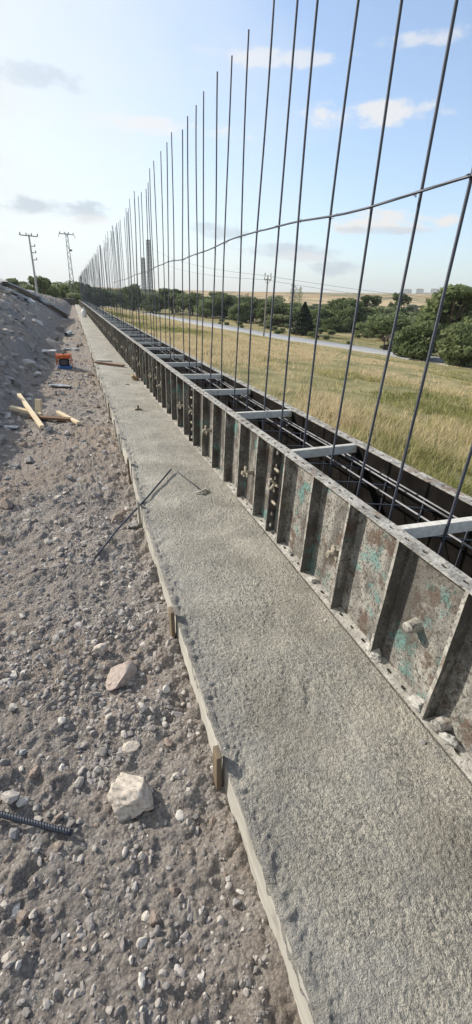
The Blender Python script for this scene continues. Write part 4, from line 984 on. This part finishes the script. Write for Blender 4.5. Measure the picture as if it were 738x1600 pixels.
# ------------------------------------------------------------------ sky, sun
SUN_AZ, SUN_EL = -47.0, 31.0
sun = bpy.data.lights.new('sun', 'SUN'); sun.energy = 4.2; sun.angle = rad(1.5); sun.color = (1, .93, .82); so = bpy.data.objects.new('sun', sun); COL.objects.link(so)
sd = Vector((math.sin(rad(SUN_AZ))*math.cos(rad(SUN_EL)), math.cos(rad(SUN_AZ))*math.cos(rad(SUN_EL)), math.sin(rad(SUN_EL))))
so.rotation_euler = sd.to_track_quat('Z', 'Y').to_euler()
W = bpy.data.worlds.new('World'); scene.world = W; W.use_nodes = True; nt = W.node_tree; N = nt.nodes; Lk = nt.links.new
bg = N['Background']; bg.inputs[1].default_value = .15
sky = N.new('ShaderNodeTexSky'); sky.sky_type = 'NISHITA'; sky.sun_disc = False; sky.sun_elevation = rad(SUN_EL); sky.sun_rotation = rad(SUN_AZ); sky.dust_density = 1.0; sky.air_density = 1.0; sky.ozone_density = 1.6
def wm(op, a, b=0., c=None):
    m = N.new('ShaderNodeMath'); m.operation = op
    for i, v in ((0, a), (1, b), (2, c)):
        if v is None: continue
        if isinstance(v, (int, float)): m.inputs[i].default_value = v
        else: Lk(v, m.inputs[i])
    return m.outputs[0]
tcw = N.new('ShaderNodeTexCoord'); sxyz = N.new('ShaderNodeSeparateXYZ'); Lk(tcw.outputs['Generated'], sxyz.inputs[0])
az = wm('MULTIPLY', wm('ARCTAN2', sxyz.outputs[0], sxyz.outputs[1]), 57.2958); el = wm('MULTIPLY', wm('ARCSINE', sxyz.outputs[2]), 57.2958)
cv = N.new('ShaderNodeCombineXYZ'); Lk(wm('MULTIPLY', az, .5), cv.inputs[0]); Lk(wm('MULTIPLY', el, 1.1), cv.inputs[1])
def wnoise(sc, det, off=0., rough=.55):
    n = N.new('ShaderNodeTexNoise'); n.inputs['Scale'].default_value = sc; n.inputs['Detail'].default_value = det; n.inputs['Roughness'].default_value = rough
    v = N.new('ShaderNodeVectorMath'); v.operation = 'ADD'; v.inputs[1].default_value = (off, off*.7, off*.3); Lk(cv.outputs[0], v.inputs[0]); Lk(v.outputs[0], n.inputs['Vector']); return n.outputs['Fac']
nz = wnoise(.5, 10, 3., .62); nz2 = wnoise(.22, 6, 11.)
def wmix(f, a, b):
    m = N.new('ShaderNodeMix'); m.data_type = 'RGBA'
    for i, v in ((0, f), (6, a), (7, b)):
        if isinstance(v, (int, float)): m.inputs[i].default_value = v
        elif isinstance(v, tuple): m.inputs[i].default_value = (*v, 1)
        else: Lk(v, m.inputs[i])
    return m.outputs[2]
def azel(px, py): d = ray(px, py); return math.degrees(math.atan2(d[0], d[1])), math.degrees(math.atan2(d[2], math.hypot(d[0], d[1])))
col = sky.outputs[0]
def cloud(px, py, rxpx, rypx, c, amt, soft=1.5, nk=2.1):
    global col
    a0, e0 = azel(px, py); a1, _ = azel(px+rxpx, py); _, e1 = azel(px, py-rypx)
    ra, re = max(abs(a1-a0), .1), max(abs(e1-e0), .1)
    dx = wm('DIVIDE', wm('SUBTRACT', az, a0), ra); dy = wm('DIVIDE', wm('SUBTRACT', el, e0), re)
    r2 = wm('ADD', wm('MULTIPLY', dx, dx), wm('MULTIPLY', dy, dy))
    v = wm('ADD', wm('SUBTRACT', 1.25, r2), wm('MULTIPLY', wm('SUBTRACT', nz, .5), nk*3))
    m = N.new('ShaderNodeMapRange'); m.interpolation_type = 'SMOOTHSTEP'; m.inputs['From Min'].default_value = 0.; m.inputs['From Max'].default_value = soft; m.inputs['To Max'].default_value = amt; Lk(v, m.inputs['Value'])
    col = wmix(m.outputs[0], col, c)
HZ, WH, GB = (3.7,3.82,3.8), (4.05,3.9,3.75), (2.1,2.5,2.85)
# thin veil toward the sun
mr = N.new('ShaderNodeMapRange'); mr.inputs['From Min'].default_value = 29.; mr.inputs['From Max'].default_value = -8.; mr.inputs['To Max'].default_value = .92; Lk(wm('ADD', az, wm('MULTIPLY', wm('SUBTRACT', nz2, .5), 26.)), mr.inputs['Value'])
col = wmix(mr.outputs[0], col, HZ)
for c in [(95,325,100,17,GB,.9), (150,345,70,9,WH,.6), (350,362,60,13,GB,.7), (440,392,85,13,GB,.75), (532,420,40,13,GB,.85), (470,402,45,8,WH,.6), (592,347,92,19,WH,1.), (600,360,66,7,GB,.55), (692,346,28,11,WH,1.), (560,424,26,5,WH,.5),
          (240,200,120,18,WH,.7), (560,180,110,22,WH,.8), (60,120,110,20,GB,.5), (420,90,120,16,WH,.6), (680,60,80,16,WH,.6)]: cloud(*c)
Lk(col, bg.inputs[0])
# ------------------------------------------------------------------ haze
hz_m = bpy.data.materials.new('haze'); hz_m.use_nodes = True; hn = hz_m.node_tree; hn.nodes.remove(hn.nodes['Principled BSDF'])
pv = hn.nodes.new('ShaderNodeVolumePrincipled'); pv.inputs['Density'].default_value = .00016; pv.inputs['Color'].default_value = (.86,.91,.96,1); pv.inputs['Anisotropy'].default_value = .2
hn.links.new(pv.outputs[0], hn.nodes['Material Output'].inputs['Volume'])
mb = MB(); mb.box((-9200, -9200, -40), (9200, 9200, 420)); hz_o = mb.build('haze', hz_m); tag(hz_o, 'thin pale summer haze over the valley', 'haze', kind='stuff')
# ------------------------------------------------------------------ render settings
scene.render.engine = 'CYCLES'; scene.cycles.max_bounces = 6; scene.cycles.transparent_max_bounces = 8; scene.cycles.volume_bounces = 0
vs_ = scene.view_settings; vs_.view_transform = 'Standard'; vs_.look = 'None'; vs_.exposure = .68; vs_.gamma = 1; vs_.use_curve_mapping = False
